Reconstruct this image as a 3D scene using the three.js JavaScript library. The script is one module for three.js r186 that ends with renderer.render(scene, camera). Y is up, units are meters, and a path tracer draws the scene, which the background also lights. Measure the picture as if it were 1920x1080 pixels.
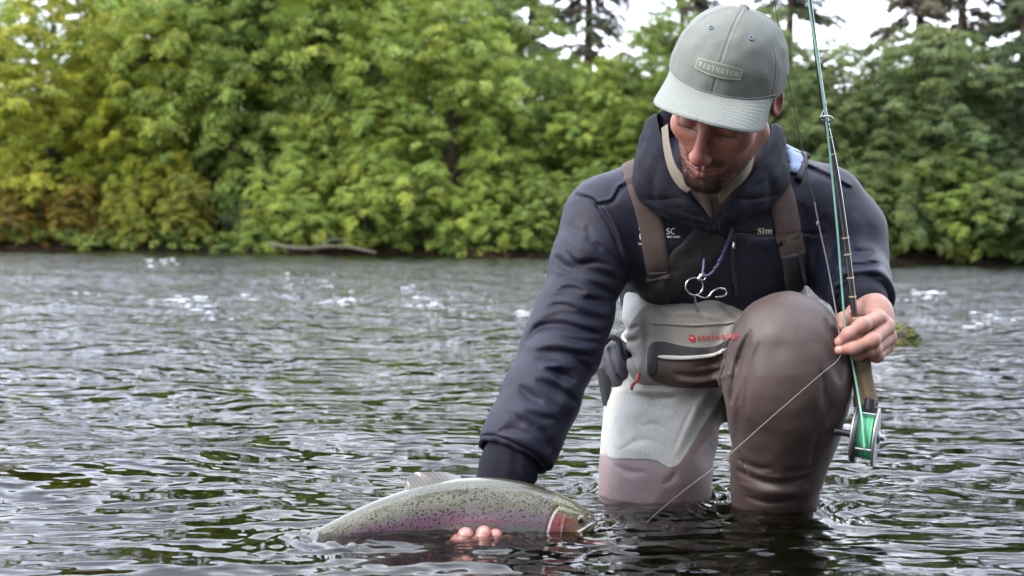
import * as THREE from 'three';
import { mergeGeometries } from 'three/addons/utils/BufferGeometryUtils.js';
import { createNoise2D, createNoise3D } from 'simplex-noise';

// ---------------------------------------------------------------- camera, sky, sun, exposure
const scene = new THREE.Scene();
const FOV = 28, FPX = 540 / Math.tan((FOV / 2) * Math.PI / 180), CAM_H = 0.44;
const camera = new THREE.PerspectiveCamera(FOV, 16 / 9, 0.05, 400);
camera.position.set(0, CAM_H, 0);
camera.rotation.order = 'YXZ';
camera.rotation.set(-Math.atan((540 - 452) / FPX), 0, 0.75 * Math.PI / 180);
camera.focus = 1.86; camera.userData.fStop = 5.2;
camera.updateMatrixWorld(true);

const rng = (a) => () => { a |= 0; a = (a + 0x6d2b79f5) | 0; let t = Math.imul(a ^ (a >>> 15), 1 | a); t = (t + Math.imul(t ^ (t >>> 7), 61 | t)) ^ t; return ((t ^ (t >>> 14)) >>> 0) / 4294967296; };
const N2 = createNoise2D(rng(11)), N3 = createNoise3D(rng(12));
const clamp = (x, a, b) => Math.min(b, Math.max(a, x)), lerp = (a, b, t) => a + (b - a) * t;
const sstep = (a, b, x) => { const t = clamp((x - a) / (b - a), 0, 1); return t * t * (3 - 2 * t); };
const V = (x, y, z) => new THREE.Vector3(x, y, z);

function overcastSky() {                                   // a bright, thinly clouded sky, a little bluer overhead
  const W = 512, H = 256, data = new Float32Array(W * H * 4);
  for (let j = 0; j < H; j++) for (let i = 0; i < W; i++) {
    const el = ((j + 0.5) / H - 0.5) * Math.PI, az = ((i + 0.5) / W) * 2 * Math.PI;
    const y = Math.sin(el), x = Math.cos(el) * Math.cos(az), z = Math.cos(el) * Math.sin(az);
    const up = Math.max(0, y), k = 2.2 / (0.35 + up);
    let n = 0, a = 0.5;
    for (let o = 0, f = 0.7; o < 4; o++, a *= 0.5, f *= 2.1) n += a * N3(x * k * f, z * k * f, o * 7.3);
    const cloud = sstep(-0.35, 0.45, n), L = 1.26 + 0.38 * up;
    const gap = [0.50, 0.60, 0.86], veil = [0.915, 0.955, 1.07];
    for (let c = 0; c < 3; c++) data[(j * W + i) * 4 + c] = (y < 0 ? 0.12 : L * lerp(gap[c], veil[c], clamp(cloud * 0.6 + 0.4 + 0.25 * (1 - up), 0, 1)));
    data[(j * W + i) * 4 + 3] = 1;
  }
  const t = new THREE.DataTexture(data, W, H, THREE.RGBAFormat, THREE.FloatType);
  t.mapping = THREE.EquirectangularReflectionMapping; t.magFilter = t.minFilter = THREE.LinearFilter; t.needsUpdate = true;
  return t;
}
scene.background = overcastSky();
scene.environment = scene.background;
const sun = new THREE.DirectionalLight(0xfff3e2, 1.3);
sun.position.set(-7, 7, 1.5); sun.target.position.set(0, 0, -2);
sun.castShadow = true; sun.shadow.radius = 32;
Object.assign(sun.shadow.camera, { left: -25, right: 25, top: 25, bottom: -25, near: 0.1, far: 120 });
sun.shadow.mapSize.set(2048, 2048);
scene.add(sun, sun.target);

const renderer = new THREE.WebGLRenderer({ antialias: true });
renderer.toneMapping = THREE.LinearToneMapping;
renderer.toneMappingExposure = 3.3;
renderer.shadowMap.enabled = true;

// ---------------------------------------------------------------- helpers
const used = {};
const numbered = (name) => { const n = used[name] = (used[name] ?? -1) + 1; return n ? name + '_' + String(n).padStart(3, '0') : name; };
function tag(o, label, category, group) { Object.assign(o.userData, { label, category }); if (group) o.userData.group = group; return o; }
function thing(name, label, category, group) { const g = new THREE.Group(); g.name = numbered(name); scene.add(g); return tag(g, label, category, group); }
function part(name, geo, mat, parent) { const m = new THREE.Mesh(geo, mat); m.name = parent === scene ? numbered(name) : name; m.castShadow = m.receiveShadow = true; parent.add(m); return m; }
function struct(name, geo, mat) { const m = part(name, geo, mat, scene); m.userData.kind = 'structure'; return m; }
const std = (o) => new THREE.MeshPhysicalMaterial({ roughness: 0.8, ...o });
const lin = (r, g, b) => new THREE.Color().setRGB(r, g, b);
// a point of the place, given by where the photograph shows it and how far off it stands
function P(px, py, d) { return V((px - 960) / FPX * d, (540 - py) / FPX * d, -d).applyMatrix4(camera.matrixWorld); }
const INV = camera.matrixWorldInverse.elements;
function proj(x, y, z) {
  const cx = INV[0] * x + INV[4] * y + INV[8] * z + INV[12], cy = INV[1] * x + INV[5] * y + INV[9] * z + INV[13], cz = -(INV[2] * x + INV[6] * y + INV[10] * z + INV[14]);
  return [960 + cx / cz * FPX, 540 - cy / cz * FPX, cz];
}
function geom(pos, idx, col, uv, nor) {
  const g = new THREE.BufferGeometry();
  g.setAttribute('position', new THREE.BufferAttribute(pos instanceof Float32Array ? pos : new Float32Array(pos), 3));
  if (idx) g.setIndex(new THREE.BufferAttribute(idx instanceof Uint32Array ? idx : new Uint32Array(idx), 1));
  if (col) g.setAttribute('color', new THREE.BufferAttribute(col instanceof Float32Array ? col : new Float32Array(col), 3));
  if (uv) g.setAttribute('uv', new THREE.BufferAttribute(uv instanceof Float32Array ? uv : new Float32Array(uv), 2));
  if (nor) g.setAttribute('normal', new THREE.BufferAttribute(nor, 3)); else g.computeVertexNormals();
  return g;
}
const dataTex = (W, H, f, srgb, n = 4) => {               // f(u, v, out) fills bytes
  const d = new Uint8Array(W * H * 4), o = [0, 0, 0, 255];
  for (let j = 0; j < H; j++) for (let i = 0; i < W; i++) { o[3] = 255; f((i + 0.5) / W, (j + 0.5) / H, o); d.set(o.map((x) => clamp(Math.round(x), 0, 255)), (j * W + i) * 4); }
  const t = new THREE.DataTexture(d, W, H); t.wrapS = t.wrapT = THREE.RepeatWrapping; t.magFilter = THREE.LinearFilter; t.minFilter = THREE.LinearMipmapLinearFilter;
  if (srgb) t.colorSpace = THREE.SRGBColorSpace;
  t.needsUpdate = true; return t;
};
const tube = (pts, r0, r1, seg = 10, n = 8, rf) => {       // a tapering tube through points
  const c = new THREE.CatmullRomCurve3(pts), fr = c.computeFrenetFrames(seg), pos = [], idx = [], uv = [];
  const L = c.getLength();
  for (let i = 0; i <= seg; i++) {
    const t = i / seg, p = c.getPoint(t), r = rf ? rf(t) : lerp(r0, r1, t);
    for (let j = 0; j <= n; j++) {
      const a = j / n * 2 * Math.PI, q = p.clone().addScaledVector(fr.normals[i], Math.cos(a) * r).addScaledVector(fr.binormals[i], Math.sin(a) * r);
      pos.push(q.x, q.y, q.z); uv.push(j / n * 2 * Math.PI * r0, t * L);
    }
  }
  for (let i = 0; i < seg; i++) for (let j = 0; j < n; j++) { const a = i * (n + 1) + j, b = a + n + 1; idx.push(a, a + 1, b, b, a + 1, b + 1); }
  for (const [row, flip] of [[0, 1], [seg, 0]]) {
    const k = pos.length / 3, p = c.getPoint(row / seg); pos.push(p.x, p.y, p.z); uv.push(0, 0);
    for (let j = 0; j < n; j++) { const a = row * (n + 1) + j; if (flip) idx.push(k, a + 1, a); else idx.push(k, a, a + 1); }
  }
  return geom(pos, idx, null, uv);
};
// ---------------------------------------------------------------- river: water and bed
const bankZ = (x) => -30.7 + 0.24 * clamp(x, -60, 40);
const RIPPLES = [];                                          // filled below
for (const [px, py, r, l, a, w] of [[1450, 955, 0.085, 0.034, 0.0034, 0.05], [1235, 905, 0.115, 0.034, 0.0022, 0.04], [1075, 985, 0.05, 0.026, 0.0014, 0.03], [900, 1005, 0.06, 0.022, 0.0010, 0.03], [1180, 985, 0.03, 0.028, 0.0016, 0.04], [590, 1018, 0.03, 0.03, 0.002, 0.05]]) { const a0 = P(px, py, 1), k = CAM_H / (CAM_H - a0.y); RIPPLES.push([a0.x * k, a0.z * k, r, l, a * 2.0, w]); }
//                                          // rings and swells round what stands in the water: x, z, radius, wavelength, height
function octave(x, z, l, ax, seed) { return N2(x / (l * ax) + seed * 17.1, z / l + seed * 9.7); }
function waterHeight(x, z, cell) {
  const d = -z, wx = x + 0.22 * N2(x * 0.9 + 5, z * 0.9) + 0.05 * N2(x * 4, z * 4 + 9), wz = z + 0.10 * N2(x * 0.7 - 4, z * 1.3 + 2) + 0.12 * (x * 0.35) ;
  const riffle = sstep(3, 8, d) * (1 - 0.55 * sstep(22, 29, d)), keep = (l) => sstep(1.6, 4, l / cell), gust = 0.75 + 0.55 * N2(x * 0.35 + 3, z * 0.6);
  const chop = Math.exp(-(((x - 0.31) / 0.30) ** 2) - (((z + 1.72) / 0.26) ** 2)), calm = 1, patch = 2.0 * chop + clamp(0.30 + 0.85 * N2(x * 0.8 + 7, z * 0.55 - 3) + 0.35 * N2(x * 2.3, z * 2.0 + 6), 0.05, 1.3);
  let h = 0.0;
  if (keep(2.6) > 0) h += keep(2.6) * (0.008 + 0.040 * riffle) * octave(wx, wz, 2.6, 1.5, 1);
  if (keep(1.1) > 0) h += keep(1.1) * (0.0165 + 0.010 * riffle) * octave(wx, wz, 1.1, 1.5, 2);
  if (keep(0.5) > 0) { const n = octave(wx, wz, 0.5, 1.7, 3); h += keep(0.5) * (0.0080 + 0.003 * riffle) * (0.6 * n + 0.5 * (1 - 2 * Math.abs(octave(wx, wz, 0.62, 1.6, 13)))); }
  if (keep(0.22) > 0) h += keep(0.22) * (0.0024 + 0.0009 * riffle) * gust * octave(wx, wz, 0.24, 2.0, 4);
  if (keep(0.1) > 0) h += keep(0.1) * 0.0016 * patch * octave(wx, wz, 0.1, 1.6, 5);
  if (keep(0.048) > 0) h += keep(0.048) * 0.00085 * patch * octave(wx, wz, 0.048, 1.5, 6);
  if (keep(0.024) > 0) h += keep(0.024) * 0.00036 * patch * octave(wx, wz, 0.024, 1.3, 7);
  h *= calm;
  for (const [rx, rz, r, l, a, w] of RIPPLES) {
    const q = Math.hypot(x - rx, (z - rz)) + 0.012 * N2(x * 9, z * 9 + rx);
    if (q < r + w * 4) h += a * Math.cos((q - r) / l * 2 * Math.PI) * Math.exp(-Math.abs(q - r) / w);
  }
  return h;
}
function riverSurface() {
  const zs = [], xs = [];
  for (let z = 25; z > 0.3; z *= 0.62) zs.push(z);
  for (let z = 0.05; z > -0.75; z -= 0.09) zs.push(z);
  for (let d = 0.8; d < 36; d += 0.0046 * d ** 1.5 * (d > 6 ? 0.5 : 1)) zs.push(-d);
  for (let z = -37; z > -47; z -= 1) zs.push(z);
  const NC = 860, SIDE = 12;
  for (let i = 0; i <= NC; i++) xs.push(i / NC * 2 - 1);
  const rowOf = (z) => { const W = 1.3 + 0.56 * Math.abs(z); const inner = xs.map((u) => u * W), out = []; for (let k = SIDE; k > 0; k--) out.push(W + (75 - W) * (k / SIDE) ** 2); return [...out.map((x) => -x), ...inner, ...out.reverse()]; };
  const n = NC + 1 + 2 * SIDE, pos = new Float32Array(zs.length * n * 3), uv = new Float32Array(zs.length * n * 2), idx = new Uint32Array((zs.length - 1) * (n - 1) * 6);
  zs.forEach((z, j) => {
    const row = rowOf(z), cell = Math.max(j ? Math.abs(zs[j - 1] - z) * 0.8 : 5, Math.abs(row[SIDE + 1] - row[SIDE]));
    row.forEach((x, i) => { const k = j * n + i, side = i < SIDE || i >= n - SIDE ? 6 : cell; pos[k * 3] = x; pos[k * 3 + 1] = waterHeight(x, z, side); pos[k * 3 + 2] = z; uv[k * 2] = x; uv[k * 2 + 1] = -z; });
  });
  let q = 0;
  for (let j = 0; j < zs.length - 1; j++) for (let i = 0; i < n - 1; i++) { const a = j * n + i, b = a + n; idx.set([a, a + 1, b, b, a + 1, b + 1], q); q += 6; }
  const g = geom(pos, idx, null, uv), cuts = [-1e9, ...ROUGHER.map(([d]) => d)], row = (d) => zs.findIndex((z) => -z >= d);
  cuts.forEach((d, k) => { const a = k ? row(d) : 0, b = k + 1 < cuts.length ? row(cuts[k + 1]) : zs.length - 1; g.addGroup(a * (n - 1) * 6, (b - a) * (n - 1) * 6, k); });
  return g;
}
const ROUGHER = [[2.6, 0.25, 0.03], [4, 0.27, 0.04], [6, 0.29, 0.05], [9, 0.31, 0.06], [14, 0.33, 0.07], [26, 0.26, 0.05]]; // the water is livelier out on the riffle
function rippleNormals(S) {                                  // fine wavelets, one tile of 1.7 m
  const h = new Float32Array(S * S), per = (u, v, f, s) => { // tileable noise from a torus
    const a = u * 2 * Math.PI, b = v * 2 * Math.PI, R = f / (2 * Math.PI);
    return N3(Math.cos(a) * R + s, Math.sin(a) * R, Math.cos(b) * R * 1.9 + 3 * s) + N3(Math.sin(b) * R * 1.9 + s, Math.cos(a) * R * 0.7 + 5, Math.sin(a) * R * 0.7 - s);
  };
  for (let j = 0; j < S; j++) for (let i = 0; i < S; i++) {
    const u = i / S, v = j / S; let t = 0;
    for (const [f, a, s] of [[9, 1, 1], [19, 0.42, 2], [39, 0.19, 3]]) t += a * per(u, v, f, s);
    h[j * S + i] = t;
  }
  return dataTex(S, S, (u, v, o) => {
    const i = Math.floor(u * S), j = Math.floor(v * S), at = (a, b) => h[((b + S) % S) * S + ((a + S) % S)], k = 5.0 * S / 512;
    const nx = -(at(i + 1, j) - at(i - 1, j)) * k * 0.6, ny = -(at(i, j + 1) - at(i, j - 1)) * k, l = Math.hypot(nx, ny, 1);
    o[0] = 127.5 + 127.5 * nx / l; o[1] = 127.5 + 127.5 * ny / l; o[2] = 127.5 + 127.5 / l;
  });
}
const waterNormal = rippleNormals(512);
waterNormal.repeat.set(1 / 1.7, 1 / 1.7);
const waterMat = new THREE.MeshPhysicalMaterial({ color: 0xffffff, roughness: 0.03, transmission: 1, thickness: 1, ior: 1.35, attenuationColor: lin(0.30, 0.33, 0.20), attenuationDistance: 0.30, normalMap: waterNormal, normalScale: new THREE.Vector2(0.24, 0.24), side: THREE.DoubleSide });

function bedGeometry() {
  const pos = [], idx = [], uv = [], nx = 90, nz = 110;
  for (let j = 0; j <= nz; j++) for (let i = 0; i <= nx; i++) {
    const u = i / nx * 2 - 1, x = 76 * Math.sign(u) * Math.abs(u) ** 2.6, z = 26 - 74 * (j / nz) ** 1 , d = -z;
    const depth = lerp(0.24, 0.85, sstep(2.2, 8, d)) * (1 - 0.75 * sstep(20, 31, d)) + (d < -1.5 ? -1.0 * sstep(-1.5, -6, d) : 0);
    pos.push(x, -depth + 0.03 * N2(x * 1.3, z * 1.3), z); uv.push(x, z);
  }
  for (let j = 0; j < nz; j++) for (let i = 0; i < nx; i++) { const a = j * (nx + 1) + i, b = a + nx + 1; idx.push(a, a + 1, b, b, a + 1, b + 1); }
  return geom(pos, idx, null, uv);
}
const bedTex = dataTex(512, 512, (u, v, o) => {
  let best = 9, id = 0; const F = 14;
  const gx = u * F, gy = v * F, cx = Math.floor(gx), cy = Math.floor(gy);
  for (let a = -1; a <= 1; a++) for (let b = -1; b <= 1; b++) {
    const X = (cx + a + F) % F, Y = (cy + b + F) % F, h1 = Math.abs(Math.sin(X * 127.1 + Y * 311.7) * 43758.5) % 1, h2 = Math.abs(Math.sin(X * 269.5 + Y * 183.3) * 43758.5) % 1;
    const q = Math.hypot(gx - (cx + a + h1), gy - (cy + b + h2)); if (q < best) { best = q; id = h1 * 0.6 + h2 * 0.4; }
  }
  const g = (0.5 + 0.5 * id) * (0.8 + 0.2 * N2(u * 60, v * 60));
  o[0] = 92 * g; o[1] = 84 * g; o[2] = 58 * g;
}, true);
bedTex.repeat.set(0.9, 0.9);
struct('riverbed', bedGeometry(), std({ map: bedTex, roughness: 0.9 }));

// ---------------------------------------------------------------- far bank
function bankGeometry() {
  const pos = [], idx = [], col = [], nx = 320, ts = [-1.2, -0.5, -0.15, 0, 0.06, 0.12, 0.18, 0.26, 0.4, 0.6, 0.9, 1.4, 2, 3, 4.5, 6.5, 9, 12, 16, 22, 30, 45, 70, 110];
  const hs = [-0.7, -0.3, -0.1, -0.02, 0.05, 0.11, 0.16, 0.20, 0.26, 0.32, 0.40, 0.5, 0.55, 0.65, 0.8, 1.0, 1.3, 1.7, 2.3, 3.2, 4.5, 7, 11, 17];
  for (let j = 0; j < ts.length; j++) for (let i = 0; i <= nx; i++) {
    const u = i / nx * 2 - 1, x = 75 * (0.35 * u + 0.65 * u ** 3), t = ts[j], rag = 0.35 * N2(x * 0.5, 3) + 0.18 * N2(x * 1.7, 8) + 0.06 * N2(x * 6, 1);
    const z = bankZ(x) - t + rag * (1 - sstep(2, 8, t)) + 0.04 * N2(x * 5, t * 9);
    const y = hs[j] * (0.8 + 0.35 * N2(x * 0.35, 5)) + 0.05 * N2(x * 3, t * 4) * sstep(0.05, 0.3, t) + 0.03 * N2(x * 11, t * 7);
    pos.push(x, y, z);
    const g = sstep(0.3, 0.7, t + 0.35 * N2(x * 0.9, 2)), n = 0.75 + 0.35 * N2(x * 4, t * 5);
    col.push(lerp(0.022, 0.035, g) * n, lerp(0.015, 0.060, g) * n, lerp(0.011, 0.014, g) * n);
  }
  for (let j = 0; j < ts.length - 1; j++) for (let i = 0; i < nx; i++) { const a = j * (nx + 1) + i, b = a + nx + 1; idx.push(a, a + 1, b, b, a + 1, b + 1); }
  return geom(pos, idx, col);
}
struct('river_bank', bankGeometry(), std({ vertexColors: true, roughness: 1, specularIntensity: 0.05 }));
const groundY = (x, t) => { const ts = [0, 0.26, 0.9, 3, 6.5, 12, 22, 45], hs = [0, 0.3, 0.45, 0.65, 1.0, 1.7, 3.2, 7]; let k = 0; while (k < ts.length - 2 && t > ts[k + 1]) k++; return lerp(hs[k], hs[k + 1], (t - ts[k]) / (ts[k + 1] - ts[k])) * (0.8 + 0.35 * N2(x * 0.35, 5)); };

// ---------------------------------------------------------------- trees
function boughLeaves(r, o) {
  // one leafy clump along +x: short twigs fan out and up from its stem, leaves crowd the upper and outer side; rows of [x, y, z, yaw, pitch, roll, length, random]
  const out = [];
  for (let k = 0; k < o.twigs; k++) {
    const t = 0.05 + 0.95 * (k + r()) / o.twigs, yaw = (r() - 0.5) * 2.6 * (1.1 - 0.6 * t), lift = (r() - 0.32) * 1.1, tl = o.spread * (0.5 + 0.7 * r()) * Math.sqrt(Math.sin(Math.PI * (0.12 + 0.8 * t))), bx = t * 0.85, by = 0.16 * Math.sin(t * 2.4) - o.droop * t * t * 0.35;
    const dx = Math.cos(yaw) * Math.cos(lift), dz = Math.sin(yaw) * Math.cos(lift), dy = Math.sin(lift);
    for (let i = 0; i < o.perTwig; i++) { const s = (i + r()) / o.perTwig, j = 0.17; out.push([bx + dx * tl * s + (r() - 0.5) * j, by + dy * tl * s - o.droop * 0.5 * tl * s * s + (r() - 0.5) * j, dz * tl * s + (r() - 0.5) * j, Math.atan2(dz, dx) + (r() - 0.5) * 2.6, (r() - 0.5) * 1.3 - 0.45, (r() - 0.5) * 1.6, o.leaf * (0.6 + 0.7 * r()), r()]); }
  }
  return out;
}
function clumpGeometry(seed, opt) {                          // one clump of small folded leaves
  const leaves = boughLeaves(rng(seed), opt), n = leaves.length, pos = new Float32Array(n * 12), col = new Float32Array(n * 12), nor = new Float32Array(n * 12), idx = new Uint32Array(n * 6), E = new THREE.Euler(), q = new THREE.Matrix4();
  leaves.forEach(([x, y, z, ya, pi, ro, l, rr], at) => {
    const e = q.makeRotationFromEuler(E.set(ro, -ya, pi, 'YZX')).elements, w = l * 0.36, lean = 0.25 * (rr - 0.5) * l;
    [[0, 0, 0], [l * 0.5, lean, w], [l, -0.12 * l, 0], [l * 0.5, lean, -w]].forEach(([a, c, d], k) => { pos.set([x + e[0] * a + e[4] * c + e[8] * d, y + e[1] * a + e[5] * c + e[9] * d, z + e[2] * a + e[6] * c + e[10] * d], (at * 4 + k) * 3); nor.set([e[4], e[5], e[6]], (at * 4 + k) * 3); });
    const m = 0.74 + 0.46 * ((rr * 7.13) % 1), h = 0.5 * (rr - 0.5); for (let k = 0; k < 4; k++) col.set([m * (1 + 0.3 * h), m * (1 + 0.1 * h), m * (1 - 0.3 * h)], (at * 4 + k) * 3);
    idx.set([at * 4, at * 4 + 1, at * 4 + 2, at * 4, at * 4 + 2, at * 4 + 3], at * 6);
  });
  return geom(pos, idx, col, null, nor);
}
const CLUMPS = {};
function crownOf(seed, boughs, opt, key) { const r = rng(seed); return { geo: CLUMPS[key] ??= clumpGeometry(seed, opt), put: boughs.map(([o, az, pitch, sc, tint]) => { const m = new THREE.Matrix4().makeRotationFromEuler(new THREE.Euler((r() - 0.5) * 0.7, -az, pitch, 'YZX')), h = (r() - 0.5) * opt.vary + (tint ?? 0), k = 0.85 + 0.3 * r(); m.scale(V(sc * (0.8 + 0.4 * r()), sc * (0.75 + 0.5 * r()), sc * (r() < 0.5 ? -1 : 1) * (0.8 + 0.4 * r()))); return [m.setPosition(o[0], o[1], o[2]), new THREE.Color().setRGB(k * (1 + 0.34 * h), k * (1 + 0.05 * h), k * (1 - 0.3 * h))]; }) }; }
function crownPart({ geo, put }, mat, parent, name = 'crown') { const m = new THREE.InstancedMesh(geo, mat, put.length); put.forEach(([a, c], i) => { m.setMatrixAt(i, a); m.setColorAt(i, c); }); m.name = name; m.userData.kind = 'stuff'; m.castShadow = m.receiveShadow = true; parent.add(m); return m; }
const barkTex = dataTex(128, 256, (u, v, o) => { const n = 0.5 + 0.5 * N3(Math.cos(u * 6.28) * 2.2, Math.sin(u * 6.28) * 2.2, v * 6), m = 0.5 + 0.5 * N3(Math.cos(u * 6.28) * 7, Math.sin(u * 6.28) * 7, v * 14 + 4), g = 0.55 + 0.45 * n * m; o[0] = 255 * g; o[1] = 246 * g; o[2] = 232 * g; }, true);
const barkMat = (c) => std({ color: c, map: barkTex, roughness: 1, bumpMap: barkTex, bumpScale: 0.02 });
const paleBark = barkMat(lin(0.17, 0.16, 0.13)), darkBark = barkMat(lin(0.075, 0.058, 0.045)), brownBark = barkMat(lin(0.13, 0.09, 0.065));
const leafMat = (r, g, b) => new THREE.MeshPhysicalMaterial({ color: lin(r, g, b), vertexColors: true, roughness: 0.75, transmission: 0.42, thickness: 0, side: THREE.DoubleSide, specularIntensity: 0.4 });

function broadleafProto(seed, H, R, opt, key) {
  // trunk and limbs, with tiers of boughs from near the ground to the top
  const r = rng(seed), wood = [], boughs = [], lean = [(r() - 0.5) * 0.16 * H, (r() - 0.5) * 0.1 * H], trunkAt = (t) => [lean[0] * t * t + 0.05 * H * Math.sin(t * 3 + seed) * 0.3, t * H * 0.93, lean[1] * t * t];
  wood.push(tube([0, 0.2, 0.4, 0.6, 0.8, 1].map((t) => V(...trunkAt(t))), 0.022 * H, 0.012, 12, 7));
  // the crown is a heap of rounded masses; clumps cover each of them, most of all above and outside
  const masses = [];
  for (let k = 0; k < opt.masses; k++) {
    const t = opt.low + (1 - opt.low) * ((k + 0.5 * r()) / (opt.masses - 0.5)), az = k * 2.39996 + r() * 0.8, prof = Math.sqrt(Math.max(0.05, 1 - ((t - opt.belly) / (t > opt.belly ? 1.02 - opt.belly : opt.belly * 1.5)) ** 2)), rad = R * (0.28 + 0.26 * r()) * (0.55 + 0.5 * prof), reach = Math.max(0, R * prof * (0.85 + 0.35 * r()) - rad * 0.8), o = trunkAt(Math.min(1, t));
    masses.push([o[0] + Math.cos(az) * reach, o[1], o[2] + Math.sin(az) * reach, rad, az]);
    if (reach > 0.5) wood.push(tube([V(...trunkAt(Math.max(0.05, t - 0.12))), V(o[0] + Math.cos(az) * reach * 0.45, o[1] - 0.1 * rad, o[2] + Math.sin(az) * reach * 0.45), V(o[0] + Math.cos(az) * reach, o[1] + 0.2 * rad, o[2] + Math.sin(az) * reach)], 0.011 * H * (1.15 - 0.8 * t), 0.008, 7, 5));
  }
  for (const [mx, my, mz, rad, maz] of masses) {
    const n = Math.round(opt.clumps * rad * rad * 4);
    for (let s = 0; s < n; s++) {
      const y = 1 - 1.45 * ((s + r()) / n), a2 = s * 2.39996 + r(), c = Math.sqrt(Math.max(0, 1 - y * y)), q = rad * (0.62 + 0.42 * r()), sc = opt.size * (0.65 + 0.6 * r());
      const p = [mx + Math.cos(a2) * c * q, my + y * q * 0.85, mz + Math.sin(a2) * c * q];
      boughs.push([[p[0] - Math.cos(a2) * sc * 0.4, p[1], p[2] - Math.sin(a2) * sc * 0.4], a2 + (r() - 0.5) * 1.2, y * 0.55 + (r() - 0.5) * 0.7, sc, (r() - 0.5) * 0.35]);
    }
  }
  return { wood: mergeGeometries(wood), crown: crownOf(seed + 1, boughs, opt, key) };
}
const BIG = { masses: 23, low: 0.10, belly: 0.40, clumps: 5.2, size: 0.66, twigs: 24, perTwig: 16, leaf: 0.100, spread: 0.74, droop: 0.85, vary: 0.7 };
const SHRUB = { masses: 13, low: 0.08, belly: 0.30, clumps: 7.0, size: 0.50, twigs: 22, perTwig: 15, leaf: 0.110, spread: 0.70, droop: 0.95, vary: 0.8 };
const protos = { big: [1, 2, 3, 4].map((s) => broadleafProto(s * 37, 10, 3.0, BIG, 'big' + s % 2)), shrub: [5, 6, 7].map((s) => broadleafProto(s * 41, 4, 2.1, SHRUB, 'shrub')) };
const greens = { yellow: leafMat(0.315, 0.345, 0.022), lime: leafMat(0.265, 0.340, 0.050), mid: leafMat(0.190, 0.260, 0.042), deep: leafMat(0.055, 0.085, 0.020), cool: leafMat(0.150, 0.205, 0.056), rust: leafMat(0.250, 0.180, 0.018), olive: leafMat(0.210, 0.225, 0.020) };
function plant(kind, v, px, t, h, wide, turn, mat, bark, name, label, category, group, sink = 0) {
  const d0 = 31 + t, x0 = (px - 960) / FPX * d0, z = bankZ(x0) - t, x = (px - 960) / FPX * -z, p = protos[kind][v], base = { big: 10, shrub: 4 }[kind];
  const o = thing(name, label, category, group);
  o.position.set(x, groundY(x, t) - 0.1 - sink, z); o.rotation.y = turn;
  o.scale.set(h / base * wide, h / base, h / base * wide);
  part('trunk', p.wood, bark, o);
  crownPart(p.crown, mat, o);
  return o;
}
const FOREST = [ // kind, variant, px, metres behind the waterline, height, width factor, turn, leaf, bark, name, label
  ['big', 0, 90, 2.2, 8.2, 1.05, 0.3, 'yellow', paleBark, 'alder_tree', 'yellow green alder at the far left with a pale leaning trunk'],
  ['big', 1, 265, 2.6, 7.4, 0.9, 1.3, 'yellow', paleBark, 'alder_tree', 'yellow green tree right of the leftmost alder, above the rust coloured shrubs'],
  ['big', 2, 400, 3.6, 10.5, 0.95, 2.1, 'lime', darkBark, 'maple_tree', 'tall light green tree left of centre whose top leaves the frame'],
  ['big', 3, 560, 4.4, 11, 1.0, 0.9, 'mid', darkBark, 'maple_tree', 'tall mid green tree behind the overhanging lime shrub'],
  ['big', 0, 700, 3.2, 9.4, 0.95, 4.0, 'lime', darkBark, 'maple_tree', 'light green tree in tiers of boughs left of the widest tree'],
  ['big', 1, 850, 2.0, 7.4, 1.15, 5.2, 'lime', darkBark, 'maple_tree', 'wide light green tree with cascading boughs left of the kneeling angler'],
  ['big', 2, 1000, 3.4, 5.5, 0.95, 0.4, 'mid', darkBark, 'maple_tree', 'mid green tree just left of the anglers cap'],
  ['big', 3, 1120, 3.0, 5.4, 1.0, 1.9, 'lime', darkBark, 'maple_tree', 'green tree behind the anglers right shoulder'],
  ['big', 0, 1260, 3.0, 6.6, 1.0, 3.3, 'mid', darkBark, 'maple_tree', 'green tree mostly hidden behind the grey cap'],
  ['big', 2, 1455, 2.6, 6.2, 0.85, 2.6, 'cool', darkBark, 'maple_tree', 'narrow cool green tree between the cap and the fishing rod'],
  ['big', 3, 1585, 2.2, 5.6, 1.1, 4.4, 'cool', darkBark, 'maple_tree', 'cool green tree just right of the fishing rod'],
  ['big', 1, 1730, 1.9, 5.5, 1.4, 0.1, 'cool', darkBark, 'maple_tree', 'round topped wide green tree on the right bank'],
  ['big', 0, 1890, 2.2, 5.5, 1.2, 1.1, 'deep', darkBark, 'maple_tree', 'dark green tree at the right edge of the frame'],
];
for (const [k, v, px, t, h, w, turn, leaf, bark, name, label] of FOREST) plant(k, v, px, t, h, w, turn, greens[leaf], bark, name, label, 'tree', 'broadleaf trees along the far bank');
const BACKROW = [[-60, 'mid', 'beyond the far left edge'], [150, 'deep', 'between the two yellow green alders'], [330, 'mid', 'behind the gap right of the yellow green trees'], [480, 'deep', 'above the bare trunk'], [640, 'deep', 'behind the tiered light green tree'], [770, 'mid', 'above the wide cascading tree'], [920, 'mid', 'right behind the wide cascading tree'], [1060, 'deep', 'over the right shoulder of the angler'], [1190, 'deep', 'left of the brim of the cap'], [1330, 'deep', 'hidden behind the cap'], [1520, 'deep', 'behind the green line of the rod'], [1660, 'deep', 'left of the round topped tree'], [1800, 'deep', 'behind the round topped tree'], [1960, 'deep', 'at the right edge'], [2080, 'mid', 'beyond the right edge'], [-200, 'mid', 'far beyond the left edge']];
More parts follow.
